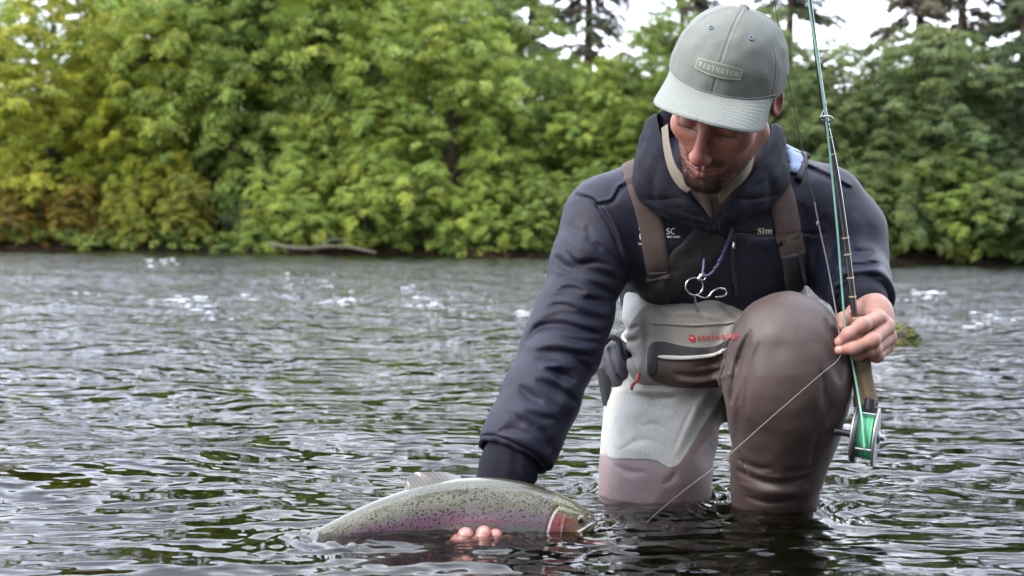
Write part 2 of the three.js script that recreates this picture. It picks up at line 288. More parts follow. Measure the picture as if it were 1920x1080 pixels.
BACKROW.forEach(([px, leaf, where], i) => plant('big', (i * 3 + 1) % 4, px, 7 + (i % 3) * 1.2, px > 880 ? 4.9 + (i % 3) * 0.3 : px === 150 ? 6.0 : 9.8 + (i % 3) * 0.8, 1.2, i * 1.7, greens[leaf], darkBark, 'woodland_tree', (leaf === 'deep' ? 'dark' : 'mid') + ' green second row tree ' + where, 'tree', 'second row of woodland trees'));
const SHRUBS = [ // variant, px, behind, height, width, leaf, label
  [0, 40, 0.9, 2.0, 1.05, 'rust', 'rust and green shrub at the far left waterline'],
  [1, 150, 0.8, 1.9, 0.95, 'rust', 'rust tinted shrub second from the left at the waterline'],
  [2, 255, 0.9, 1.9, 0.95, 'olive', 'olive shrub right of the rust coloured shrubs'],
  [0, 345, 0.9, 2.0, 0.9, 'olive', 'olive and orange shrub left of the gap with the bare trunk'],
  [1, 470, 1.6, 1.5, 0.8, 'cool', 'small cool green shrub in the gap beside the bare trunk'],
  [2, 560, 0.7, 2.7, 1.05, 'lime', 'bright lime shrub leaning over the water above the fallen branch'],
  [0, 690, 0.7, 2.6, 0.95, 'lime', 'bright lime shrub right of the fallen branch'],
  [1, 800, 0.7, 2.3, 0.95, 'mid', 'mid green shrub under the wide cascading tree'],
  [2, 900, 0.8, 2.1, 0.95, 'lime', 'light green shrub under the right side of the cascading tree'],
  [0, 1000, 0.9, 1.9, 1.0, 'mid', 'low green shrub left of the anglers sleeve'],
  [1, 1110, 0.9, 2.2, 1.0, 'mid', 'green shrub behind the anglers right shoulder at the waterline'],
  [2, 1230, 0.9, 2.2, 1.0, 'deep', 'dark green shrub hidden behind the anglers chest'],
  [0, 1400, 0.9, 2.2, 1.0, 'cool', 'cool green shrub behind the anglers left shoulder'],
  [1, 1560, 0.8, 2.4, 1.0, 'cool', 'cool green shrub behind the fishing rod at the waterline'],
  [2, 1670, 0.6, 2.4, 1.0, 'cool', 'cool green shrub right of the anglers sleeve'],
  [0, 1770, 0.6, 2.3, 1.05, 'mid', 'green shrub under the round topped right tree'],
  [1, 1870, 0.6, 2.4, 1.05, 'cool', 'cool green shrub at the right edge waterline'],
  [2, 1980, 0.6, 2.3, 1.0, 'deep', 'dark green shrub just past the right edge'],
];
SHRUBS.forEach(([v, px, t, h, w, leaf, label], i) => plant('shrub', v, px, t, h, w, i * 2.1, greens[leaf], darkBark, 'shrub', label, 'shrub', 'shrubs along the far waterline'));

// tall conifers behind
function coniferProto(seed, H) {
  const r = rng(seed), wood = [tube([V(0, 0, 0), V(0.05, H * 0.5, 0.03), V(0, H, 0)], 0.30, 0.03, 8, 8)], boughs = [];
  for (let y = H * 0.16; y < H * 0.97; y += 0.26 + 0.2 * r()) {
    const t = y / H, R = (0.55 + 2.5 * (1 - t) ** 0.7) * (0.55 + 0.6 * r()), n = 3 + Math.floor(r() * 3);
    if (r() < 0.16) continue;
    for (let k = 0; k < n; k++) {
      const az = r() * 6.28, sag = -0.12 - 0.25 * r(), RR = R * (0.6 + 0.5 * r());
      if (r() < 0.7) wood.push(tube([V(0, y, 0), V(Math.cos(az) * RR * 0.6, y + 0.05, Math.sin(az) * RR * 0.6), V(Math.cos(az) * RR, y + sag * RR, Math.sin(az) * RR)], 0.035, 0.008, 4, 4));
      for (let s = 0; s < 3; s++) { const f = 0.3 + 0.3 * s + 0.15 * r(), a2 = az + (r() - 0.5) * 0.8; boughs.push([[Math.cos(az) * RR * (f - 0.2), y + sag * RR * f, Math.sin(az) * RR * (f - 0.2)], a2, sag - 0.15 * r(), 0.75 * (0.7 + 0.7 * r()), 0]); }
    }
  }
  return { wood: mergeGeometries(wood), crown: crownOf(seed + 1, boughs, { twigs: 20, perTwig: 12, leaf: 0.12, spread: 0.5, droop: 0.6, vary: 0.3 }, 'conifer') };
}
const pines = [coniferProto(71, 17), coniferProto(83, 15)];
const needles = leafMat(0.105, 0.090, 0.050), needlesGreen = leafMat(0.07, 0.095, 0.03);
[[130, 22, 0.95, 'tall conifer above the leftmost alders'], [545, 17, 1.1, 'dark trunked conifer behind the tall mid green tree'], [915, 22, 1.1, 'brown green conifer left of the open sky'], [990, 19, 1.15, 'brown green conifer with bare trunk standing left of the cap'], [1092, 22, 1, 'thin topped conifer at the left edge of the open sky'],
  [1260, 24, 0.9, 'conifer whose top shows above the left of the cap'], [1440, 24, 1, 'bare stemmed conifer right above the cap'], [1648, 20, 1.05, 'broad brown conifer right of the fishing rod'], [1718, 26, 1.1, 'slim conifer between the two conifers at the upper right'], [1812, 21, 1, 'conifer with a bare dark trunk against the sky at right'], [1930, 24, 1, 'conifer at the upper right corner of the frame']]
  .forEach(([px, t, s, label], i) => {
    const d = 31 + t, x = (px - 960) / FPX * d * 1.0, o = thing('conifer', label, 'tree', 'tall conifers behind the bank trees');
    o.position.set(x, groundY(x, t) - 0.3, bankZ(x) - t); o.rotation.y = i * 1.9; o.scale.setScalar(s);
    part('trunk', pines[i % 2].wood, brownBark, o); crownPart(pines[i % 2].crown, i % 3 ? needles : needlesGreen, o);
  });
// bare trunk in the gap, fallen branches at the waterline
{
  const o = thing('bare_tree', 'slender bare brown trunk standing in the dark gap left of the lime shrub', 'tree');
  part('trunk', tube([P(444, 462, 35.5), P(442, 390, 35.6), P(438, 290, 35.8), P(432, 160, 35.9)], 0.15, 0.08, 8, 8), brownBark, o);
  const f = thing('fallen_branch', 'bleached forked branch lying along the waterline under the lime shrub', 'branch');
  part('limb', tube([P(505, 458, 30.4), P(560, 466, 30.2), P(640, 462, 30.2), P(705, 474, 29.8)], 0.055, 0.03, 10, 6), paleBark, f);
  part('limb', tube([P(600, 463, 30.2), P(622, 448, 30.3), P(650, 452, 30.1)], 0.035, 0.012, 6, 5), paleBark, f);
  for (const [a, b, label] of [[[20, 240], [58, 345], 'pale leaning stem under the leftmost alder'], [[52, 225], [60, 340], 'pale upright stem right of the leaning stem']]) {
    const s = thing('leaning_sapling', label, 'sapling'); part('trunk', tube([P(b[0], b[1] + 90, 36.2), P(b[0], b[1], 36.1), P((a[0] + b[0]) / 2 + 4, (a[1] + b[1]) / 2, 36), P(a[0], a[1], 35.9)], 0.10, 0.055, 8, 7), paleBark, s);
  }
}

// low growth that hides the foot of the bank, and grass hanging to the water
{
  const r = rng(321), boughs = [];
  for (let k = 0; k < 620; k++) { const x = -22 + 44 * r(), t = 0.05 + 1.6 * r() ** 1.6; boughs.push([[x, groundY(x, t) + 0.02 + 0.28 * r(), bankZ(x) - t], Math.PI / 2 + (r() - 0.5) * 3.4, (r() - 0.35) * 0.8, 0.28 + 0.3 * r(), (r() - 0.5) * 0.9]); }
  const u = crownPart(crownOf(322, boughs, { twigs: 14, perTwig: 9, leaf: 0.16, spread: 0.5, droop: 0.7, vary: 0.9 }, 'low'), greens.mid, scene, 'undergrowth'); u.userData.kind = 'stuff'; u.userData.label = 'low green undergrowth hiding the foot of the far bank';
}

// trees on the near bank behind the camera, which keep the light off the front and right
[[4.5, 6.5, 9.5, 2, 'right behind the camera'], [9, 4.5, 10, 0, 'to the right of the camera'], [-0.5, 9, 10.5, 1, 'straight behind the camera'], [13, 1, 9, 3, 'downstream on the right'], [-5.5, 11, 10, 2, 'left behind the camera']].forEach(([x, z, h, v, where], i) => {
  const o = thing('near_bank_tree', 'tree on the near bank ' + where, 'tree', 'trees on the near bank'); o.position.set(x, 0, z); o.rotation.y = i * 1.3; o.scale.setScalar(h / 10);
  part('trunk', protos.big[v].wood, darkBark, o); crownPart(protos.big[v].crown, greens.deep, o);
});
// ---------------------------------------------------------------- smooth solid modelling: distance fields and their meshes
const A3 = (p) => (p.isVector3 ? [p.x, p.y, p.z] : p);
const Q = (px, py, d) => A3(P(px, py, d));
function cone(a, b, ra, rb) {
  const [ax, ay, az] = A3(a), [bx, by, bz] = A3(b), ux = bx - ax, uy = by - ay, uz = bz - az, L = 1 / (ux * ux + uy * uy + uz * uz + 1e-12);
  return (x, y, z) => { const X = x - ax, Y = y - ay, Z = z - az; let h = (X * ux + Y * uy + Z * uz) * L; h = h < 0 ? 0 : h > 1 ? 1 : h; return Math.hypot(X - h * ux, Y - h * uy, Z - h * uz) - ra - (rb - ra) * h; };
}
function ell(c, r, rot) {                                    // ellipsoid, turned by Euler angles
  const [cx, cy, cz] = A3(c), [a, b, d] = r, e = new THREE.Matrix4().makeRotationFromEuler(new THREE.Euler(...(rot ?? [0, 0, 0]))).elements;
  return (x, y, z) => {
    const X = x - cx, Y = y - cy, Z = z - cz, p = (e[0] * X + e[1] * Y + e[2] * Z) / a, q = (e[4] * X + e[5] * Y + e[6] * Z) / b, s = (e[8] * X + e[9] * Y + e[10] * Z) / d;
    const k0 = Math.hypot(p, q, s), k1 = Math.hypot(p / a, q / b, s / d); return k1 < 1e-9 ? -Math.min(a, b, d) : k0 * (k0 - 1) / k1;
  };
}
const smin = (a, b, k) => { const h = Math.max(k - Math.abs(a - b), 0) / k; return Math.min(a, b) - h * h * k * 0.25; };
const smax = (a, b, k) => -smin(-a, -b, k);
const blend = (k, ...fs) => (x, y, z) => { let d = fs[0](x, y, z); for (let i = 1; i < fs.length; i++) d = smin(d, fs[i](x, y, z), k); return d; };
const chain = (pts, k = 0.02) => blend(k, ...pts.slice(1).map((b, i) => cone(pts[i].slice(0, 3), b.slice(0, 3), pts[i][3], b[3])));
const chainP = (pts, k = 0.02) => chain(pts.map(([x, y, d, r]) => [...Q(x, y, d), r]), k);
// creases and ridges: lines followed across the cloth. [[px,py],...], height, width (metres)
function folds(list) {
  const segs = [];
  for (const [pts, h, w, seam] of list) {
    const c = new THREE.CatmullRomCurve3(pts.map(([x, y]) => V(x, y, 0))), n = (pts.length - 1) * 4, q = c.getPoints(n);
    segs.push({ q: q.map((v) => [v.x, v.y]), h, w, seam, x0: Math.min(...q.map((v) => v.x)), x1: Math.max(...q.map((v) => v.x)), y0: Math.min(...q.map((v) => v.y)), y1: Math.max(...q.map((v) => v.y)) });
  }
  return (x, y, z) => {
    const [px, py, d] = proj(x, y, z), s = d / FPX; let o = 0;
    for (const f of segs) {
      const m = 3 * f.w / s; if (px < f.x0 - m || px > f.x1 + m || py < f.y0 - m || py > f.y1 + m) continue;
      let best = 1e9, bt = 0; const n = f.q.length - 1;
      for (let i = 0; i < n; i++) {
        const [ax, ay] = f.q[i], ux = f.q[i + 1][0] - ax, uy = f.q[i + 1][1] - ay, h = clamp(((px - ax) * ux + (py - ay) * uy) / (ux * ux + uy * uy + 1e-9), 0, 1), e = (px - ax - h * ux) ** 2 + (py - ay - h * uy) ** 2;
        if (e < best) { best = e; bt = (i + h) / n; }
      }
      const tp = f.seam ? 1 : Math.pow(Math.sin(Math.PI * clamp(bt, 0.0, 1)), 0.7), e = Math.sqrt(best) * s / (f.w * (0.3 + 0.7 * tp)); if (e < 3) o += f.h * Math.exp(-e * e) * tp;
    }
    return o;
  };
}
const rumple = (amp, f, sx, sy, sz, seed) => (x, y, z) => amp * (N3(x * f * sx + seed, y * f * sy, z * f * sz) + 0.45 * N3(x * f * 2.1 * sx, y * f * 2.1 * sy + seed, z * f * 2.1 * sz));
const near = (base, ...extra) => (x, y, z) => { let d = base(x, y, z); if (Math.abs(d) < 0.03) for (const e of extra) d -= e(x, y, z); return d; };
function grad(f, x, y, z, e = 0.0012) { const a = f(x + e, y, z) - f(x - e, y, z), b = f(x, y + e, z) - f(x, y - e, z), c = f(x, y, z + e) - f(x, y, z - e), l = Math.hypot(a, b, c) || 1; return [a / l, b / l, c / l]; }
function snap(f, p, n = 8) { let [x, y, z] = p; for (let i = 0; i < n; i++) { const d = f(x, y, z), g = grad(f, x, y, z); x -= g[0] * d * 0.9; y -= g[1] * d * 0.9; z -= g[2] * d * 0.9; } return [x, y, z]; }
// the mesh of a field's zero surface (surface nets)
function meshOf(f, lo, hi, cell, color, eps) {
  const nx = Math.ceil((hi[0] - lo[0]) / cell) + 1, ny = Math.ceil((hi[1] - lo[1]) / cell) + 1, nz = Math.ceil((hi[2] - lo[2]) / cell) + 1, B = 6, val = new Float32Array(nx * ny * nz), at = (i, j, k) => (k * ny + j) * nx + i;
  for (let k0 = 0; k0 < nz; k0 += B) for (let j0 = 0; j0 < ny; j0 += B) for (let i0 = 0; i0 < nx; i0 += B) {
    const d = f(lo[0] + (i0 + B / 2) * cell, lo[1] + (j0 + B / 2) * cell, lo[2] + (k0 + B / 2) * cell), far = Math.abs(d) > B * cell * 1.35 + 0.012;
    for (let k = k0; k < Math.min(nz, k0 + B); k++) for (let j = j0; j < Math.min(ny, j0 + B); j++) for (let i = i0; i < Math.min(nx, i0 + B); i++) val[at(i, j, k)] = far ? d : f(lo[0] + i * cell, lo[1] + j * cell, lo[2] + k * cell);
  }
  const vid = new Int32Array(nx * ny * nz).fill(-1), pos = [], idx = [];
  for (let k = 0; k < nz - 1; k++) for (let j = 0; j < ny - 1; j++) for (let i = 0; i < nx - 1; i++) {
    let m = 0, n = 0, X = 0, Y = 0, Z = 0; const c = [];
    for (let q = 0; q < 8; q++) { const v = val[at(i + (q & 1), j + ((q >> 1) & 1), k + (q >> 2))]; c.push(v); if (v < 0) m |= 1 << q; }
    if (m === 0 || m === 255) continue;
    for (let a = 0; a < 8; a++) for (const b of [1, 2, 4]) if (!(a & b)) { const o = a | b, va = c[a], vb = c[o]; if ((va < 0) !== (vb < 0)) { const t = va / (va - vb); X += (a & 1) + (b === 1 ? t : 0); Y += ((a >> 1) & 1) + (b === 2 ? t : 0); Z += (a >> 2) + (b === 4 ? t : 0); n++; } }
    vid[at(i, j, k)] = pos.length / 3; pos.push(lo[0] + (i + X / n) * cell, lo[1] + (j + Y / n) * cell, lo[2] + (k + Z / n) * cell);
  }
  const quad = (a, b, c, d, flip) => { if (a < 0 || b < 0 || c < 0 || d < 0) return; if (flip) idx.push(a, c, b, b, c, d); else idx.push(a, b, c, b, d, c); };
  for (let k = 1; k < nz - 1; k++) for (let j = 1; j < ny - 1; j++) for (let i = 1; i < nx - 1; i++) {
    const v = val[at(i, j, k)] < 0;
    if (v !== val[at(i + 1, j, k)] < 0) quad(vid[at(i, j - 1, k - 1)], vid[at(i, j, k - 1)], vid[at(i, j - 1, k)], vid[at(i, j, k)], !v);
    if (v !== val[at(i, j + 1, k)] < 0) quad(vid[at(i - 1, j, k - 1)], vid[at(i, j, k - 1)], vid[at(i - 1, j, k)], vid[at(i, j, k)], v);
    if (v !== val[at(i, j, k + 1)] < 0) quad(vid[at(i - 1, j - 1, k)], vid[at(i, j - 1, k)], vid[at(i - 1, j, k)], vid[at(i, j, k)], !v);
  }
  const N = pos.length / 3, nor = new Float32Array(N * 3), uv = new Float32Array(N * 2), col = color ? new Float32Array(N * 3) : null;
  for (let i = 0; i < N; i++) {
    let [x, y, z] = [pos[i * 3], pos[i * 3 + 1], pos[i * 3 + 2]]; const g = grad(f, x, y, z, eps ?? cell * 0.45), d = clamp(f(x, y, z), -cell * 0.6, cell * 0.6);
    x -= g[0] * d; y -= g[1] * d; z -= g[2] * d; pos[i * 3] = x; pos[i * 3 + 1] = y; pos[i * 3 + 2] = z; nor.set(g, i * 3);
    uv[i * 2] = x + 0.8 * z; uv[i * 2 + 1] = y + 0.45 * z; if (color) col.set(color(x, y, z, g), i * 3);
  }
  return geom(pos, idx, col, uv, nor);
}
const bound = (...ps) => { const lo = [9, 9, 9], hi = [-99, -99, -99]; for (const [x, y, d, r] of ps) { const q = Q(x, y, d); for (let c = 0; c < 3; c++) { lo[c] = Math.min(lo[c], q[c] - r); hi[c] = Math.max(hi[c], q[c] + r); } } return [lo, hi]; };
// a flat band of cloth that lies on a surface; path as [px, py, distance] guesses
function band(f, path, width, thick, n = 40, m = 8, lift = 0, wf) {
  const c = new THREE.CatmullRomCurve3(path.map(([x, y, d]) => P(x, y, d))), pos = [], idx = [], uv = [], L = c.getLength(), top = [];
  for (let i = 0; i <= n; i++) {
    const t = i / n, p0 = c.getPoint(t), tg = c.getTangent(t), p = snap(f, [p0.x, p0.y, p0.z], 10), g = V(...grad(f, ...p, 0.006)), b = V().crossVectors(tg, g).normalize(), W = width * (wf ? wf(t) : 1) / 2, row = [];
    for (let j = 0; j <= m; j++) { const s = j / m * 2 - 1, q = snap(f, [p[0] + b.x * W * s, p[1] + b.y * W * s, p[2] + b.z * W * s], 4), e = grad(f, ...q, 0.008), h = lift + thick * (1 - 0.5 * s ** 12); row.push([q[0] + e[0] * h, q[1] + e[1] * h, q[2] + e[2] * h, q[0] - e[0] * 0.001 + e[0] * lift, q[1] - e[1] * 0.001 + e[1] * lift, q[2] - e[2] * 0.001 + e[2] * lift, s * W, t * L]); }
    top.push(row);
  }
  const ring = 2 * (m + 1);
  for (const row of top) { for (let j = 0; j <= m; j++) { pos.push(...row[j].slice(0, 3)); uv.push(row[j][6], row[j][7]); } for (let j = m; j >= 0; j--) { pos.push(...row[j].slice(3, 6)); uv.push(row[j][6], row[j][7]); } }
  for (let i = 0; i < n; i++) for (let j = 0; j < ring; j++) { const a = i * ring + j, b = i * ring + (j + 1) % ring, A = a + ring, B = b + ring; idx.push(a, b, A, b, B, A); }
  for (const r of [0, n]) for (let j = 0; j < m; j++) { const a = r * ring + j, b = a + 1, c2 = r * ring + ring - 1 - j, d2 = c2 - 1; if (r) idx.push(a, b, c2, b, d2, c2); else idx.push(a, c2, b, b, c2, d2); }
  let g = geom(pos, idx, null, uv); return g;
}
const meet = (f, px, py, d) => { let k = d - 0.25; for (let i = 0; i < 60; i++) { const v = f(...Q(px, py, k)); if (v < 0.0004) break; k += Math.min(v * 0.7, 0.02); } return Q(px, py, k); };
// print or embroidery: a thin sheet laid on a surface; corner pixels are guesses of where it sits
function decal(f, [x0, y0], [x1, y1], [x2, y2], d, lift, n = 24, m = 8) { // top-left, top-right, bottom-left
  const pos = [], idx = [], uv = [];
  for (let j = 0; j <= m; j++) for (let i = 0; i <= n; i++) { const u = i / n, v = j / m, p = meet(f, x0 + (x1 - x0) * u + (x2 - x0) * v, y0 + (y1 - y0) * u + (y2 - y0) * v, d), g = grad(f, ...p, 0.003); pos.push(p[0] + g[0] * lift, p[1] + g[1] * lift, p[2] + g[2] * lift); uv.push(u, 1 - v); }
  for (let j = 0; j < m; j++) for (let i = 0; i < n; i++) { const a = j * (n + 1) + i, b = a + n + 1; idx.push(a, b, a + 1, a + 1, b, b + 1); }
  return geom(pos, idx, null, uv);
}
function printMat(w, h, draw, o = {}) { const c = document.createElement('canvas'); c.width = w; c.height = h; const g = c.getContext('2d'); draw(g, w, h); const t = new THREE.CanvasTexture(c); t.colorSpace = THREE.SRGBColorSpace; t.magFilter = THREE.LinearFilter; return std({ map: t, transparent: true, roughness: 0.85, side: THREE.DoubleSide, ...o }); }
const weave = dataTex(256, 256, (u, v, o) => { const a = Math.sin(u * 2 * Math.PI * 40), b = Math.sin(v * 2 * Math.PI * 40), n = 0.5 + 0.25 * a * b + 0.2 * N2(u * 30, v * 30); o[0] = o[1] = o[2] = 255 * clamp(n, 0, 1); });
weave.repeat.set(18, 18);
const fleece = dataTex(256, 256, (u, v, o) => { const x = Math.cos(u * 6.283) * 6, y = Math.sin(u * 6.283) * 6, n = 0.5 + 0.3 * N3(x, y, v * 40) + 0.25 * N3(x * 2.3, y * 2.3, v * 90 + 5); o[0] = o[1] = o[2] = 255 * clamp(n, 0, 1); });
fleece.repeat.set(9, 9);

// a folded sheet of cloth with thickness, between an inner and an outer edge; it bulges outward and has rounded hems
function sheet(inner, outer, o = {}) {
  const { bulge = 0.02, thick = 0.006, n = 70, m = 18, wave, power = 1 } = o, A = new THREE.CatmullRomCurve3(inner.map(([x, y, d]) => P(x, y, d))), B = new THREE.CatmullRomCurve3(outer.map(([x, y, d]) => P(x, y, d))), mid = [], pos = [], idx = [], uv = [];
  for (let i = 0; i <= n; i++) { const a = A.getPoint(i / n), b = B.getPoint(i / n), t = A.getTangent(i / n).add(B.getTangent(i / n)), w = b.clone().sub(a), g = V().crossVectors(w, t).normalize(); if (g.z < 0 && Math.abs(g.z) > 0.25) g.negate(); if (o.flip) g.negate(); for (let j = 0; j <= m; j++) { const v = j / m, p = a.clone().lerp(b, v).addScaledVector(g, bulge * Math.sin(Math.PI * Math.pow(v, power))); if (wave) p.addScaledVector(g, wave(i / n, v)); mid.push([p, g, i / n, v, w.length()]); } }
  const K = (n + 1) * (m + 1), id = (s, i, j) => s * K + i * (m + 1) + j, quad = (a, b, c, d) => idx.push(a, b, c, b, d, c);
  const nrm = (i, j) => { const at = (a, b) => mid[clamp(a, 0, n) * (m + 1) + clamp(b, 0, m)][0], e = at(i, j + 1).clone().sub(at(i, j - 1)).cross(at(i + 1, j).clone().sub(at(i - 1, j))).normalize(); return e.dot(mid[i * (m + 1) + j][1]) < 0 ? e.negate() : e; };
  for (const s of [1, -1]) for (let i = 0; i <= n; i++) for (let j = 0; j <= m; j++) { const [p, , t, v, w] = mid[i * (m + 1) + j], g = nrm(i, j), h = thick / 2 * s * Math.sqrt(Math.max(0, 1 - Math.max(0, Math.abs(v * 2 - 1) * 1.06 - 0.06) ** 10)); pos.push(p.x + g.x * h, p.y + g.y * h, p.z + g.z * h); uv.push(t * 0.3, v * w); }
  for (let i = 0; i < n; i++) for (let j = 0; j < m; j++) { quad(id(0, i, j), id(0, i, j + 1), id(0, i + 1, j), id(0, i + 1, j + 1)); quad(id(1, i, j), id(1, i + 1, j), id(1, i, j + 1), id(1, i + 1, j + 1)); }
  for (let i = 0; i < n; i++) { quad(id(0, i, 0), id(0, i + 1, 0), id(1, i, 0), id(1, i + 1, 0)); quad(id(0, i, m), id(1, i, m), id(0, i + 1, m), id(1, i + 1, m)); }
  for (let j = 0; j < m; j++) { quad(id(0, 0, j), id(1, 0, j), id(0, 0, j + 1), id(1, 0, j + 1)); quad(id(0, n, j), id(0, n, j + 1), id(1, n, j), id(1, n, j + 1)); }
  return geom(pos, idx, null, uv);
}

const clothTone = dataTex(256, 256, (u, v, o) => { const x = Math.cos(u * 6.283), y = Math.sin(u * 6.283), n = 0.90 + 0.05 * N3(x * 5, y * 5, v * 31) - 0.10 * sstep(0.45, 0.8, N3(x * 2.2 + 9, y * 2.2, v * 14)) + 0.05 * N3(x * 20, y * 20, v * 125 + 3) + 0.04 * Math.sin((u + v) * 2 * Math.PI * 64) * Math.sin((u - v) * 2 * Math.PI * 64); o[0] = o[1] = o[2] = 255 * clamp(n, 0, 1); });
clothTone.repeat.set(6, 6);
// ---------------------------------------------------------------- the angler
const angler = thing('person', 'angler in grey cap and navy jacket kneeling in the river, one hand under a trout', 'person');
const navy = std({ color: lin(0.0112, 0.0114, 0.0235), roughness: 0.55, map: clothTone, bumpMap: weave, bumpScale: 0.0003, sheen: 0.25, sheenColor: lin(0.15, 0.15, 0.27), sheenRoughness: 0.5, specularIntensity: 0.5 });
const navyDark = std({ color: lin(0.009, 0.0093, 0.0155), roughness: 0.8, map: clothTone, bumpMap: fleece, bumpScale: 0.0008, sheen: 0.25, sheenColor: lin(0.25, 0.25, 0.32), sheenRoughness: 0.6, specularIntensity: 0.3 });
const brownCloth = std({ color: lin(0.105, 0.072, 0.064), roughness: 0.46, map: clothTone, bumpMap: weave, bumpScale: 0.00022, sheen: 0.4, sheenColor: lin(0.5, 0.42, 0.45), sheenRoughness: 0.45 });
const greyCloth = std({ color: lin(0.25, 0.236, 0.206), roughness: 0.7, map: clothTone, bumpMap: weave, bumpScale: 0.00025 });
const paleCloth = std({ color: lin(0.43, 0.425, 0.39), roughness: 0.66, map: clothTone, bumpMap: weave, bumpScale: 0.00025 });
const pinkCloth = std({ color: lin(0.34, 0.255, 0.25), roughness: 0.5, map: clothTone, bumpMap: weave, bumpScale: 0.00025 });
const strapCloth = std({ color: lin(0.062, 0.042, 0.034), roughness: 0.85, map: clothTone, bumpMap: weave, bumpScale: 0.0005 });
const blackCloth = std({ color: lin(0.018, 0.018, 0.02), roughness: 0.7, map: clothTone, bumpMap: weave, bumpScale: 0.0004 });
const steel = std({ color: lin(0.45, 0.45, 0.46), metalness: 1, roughness: 0.22 });

// jacket
const cutR = V().subVectors(P(954, 872, 1.832), P(1004, 760, 1.877)).normalize(), cutRo = P(962, 852, 1.842), cutL = V().subVectors(P(1622, 572, 1.825), P(1610, 540, 1.90)).normalize(), cutLo = P(1619, 563, 1.848);
const cutBy = (f, o, n) => (x, y, z) => smax(f(x, y, z), (x - o.x) * n.x + (y - o.y) * n.y + (z - o.z) * n.z, 0.006);
const sleeveR = cutBy(chainP([[1132, 412, 2.02, 0.073], [1105, 500, 1.99, 0.064], [1076, 590, 1.955, 0.061], [1052, 655, 1.93, 0.063], [1014, 745, 1.88, 0.060], [982, 815, 1.85, 0.0585], [960, 862, 1.836, 0.055], [940, 905, 1.82, 0.052]], 0.025), cutRo, cutR);
const sleeveL = cutBy(chainP([[1545, 392, 2.02, 0.072], [1580, 440, 2.01, 0.068], [1588, 500, 2.0, 0.063], [1606, 530, 1.93, 0.050], [1616, 553, 1.86, 0.044], [1622, 570, 1.83, 0.042]], 0.03), cutLo, cutL);
const torso = blend(0.06, ell(P(1335, 500, 2.13), [0.172, 0.25, 0.125], [0.28, 0, 0]), cone(P(1150, 392, 2.03), P(1340, 350, 2.06), 0.062, 0.088), cone(P(1535, 378, 2.03), P(1345, 345, 2.06), 0.064, 0.088), ell(P(1250, 440, 2.02), [0.10, 0.11, 0.07]), ell(P(1430, 440, 2.02), [0.10, 0.11, 0.07]));
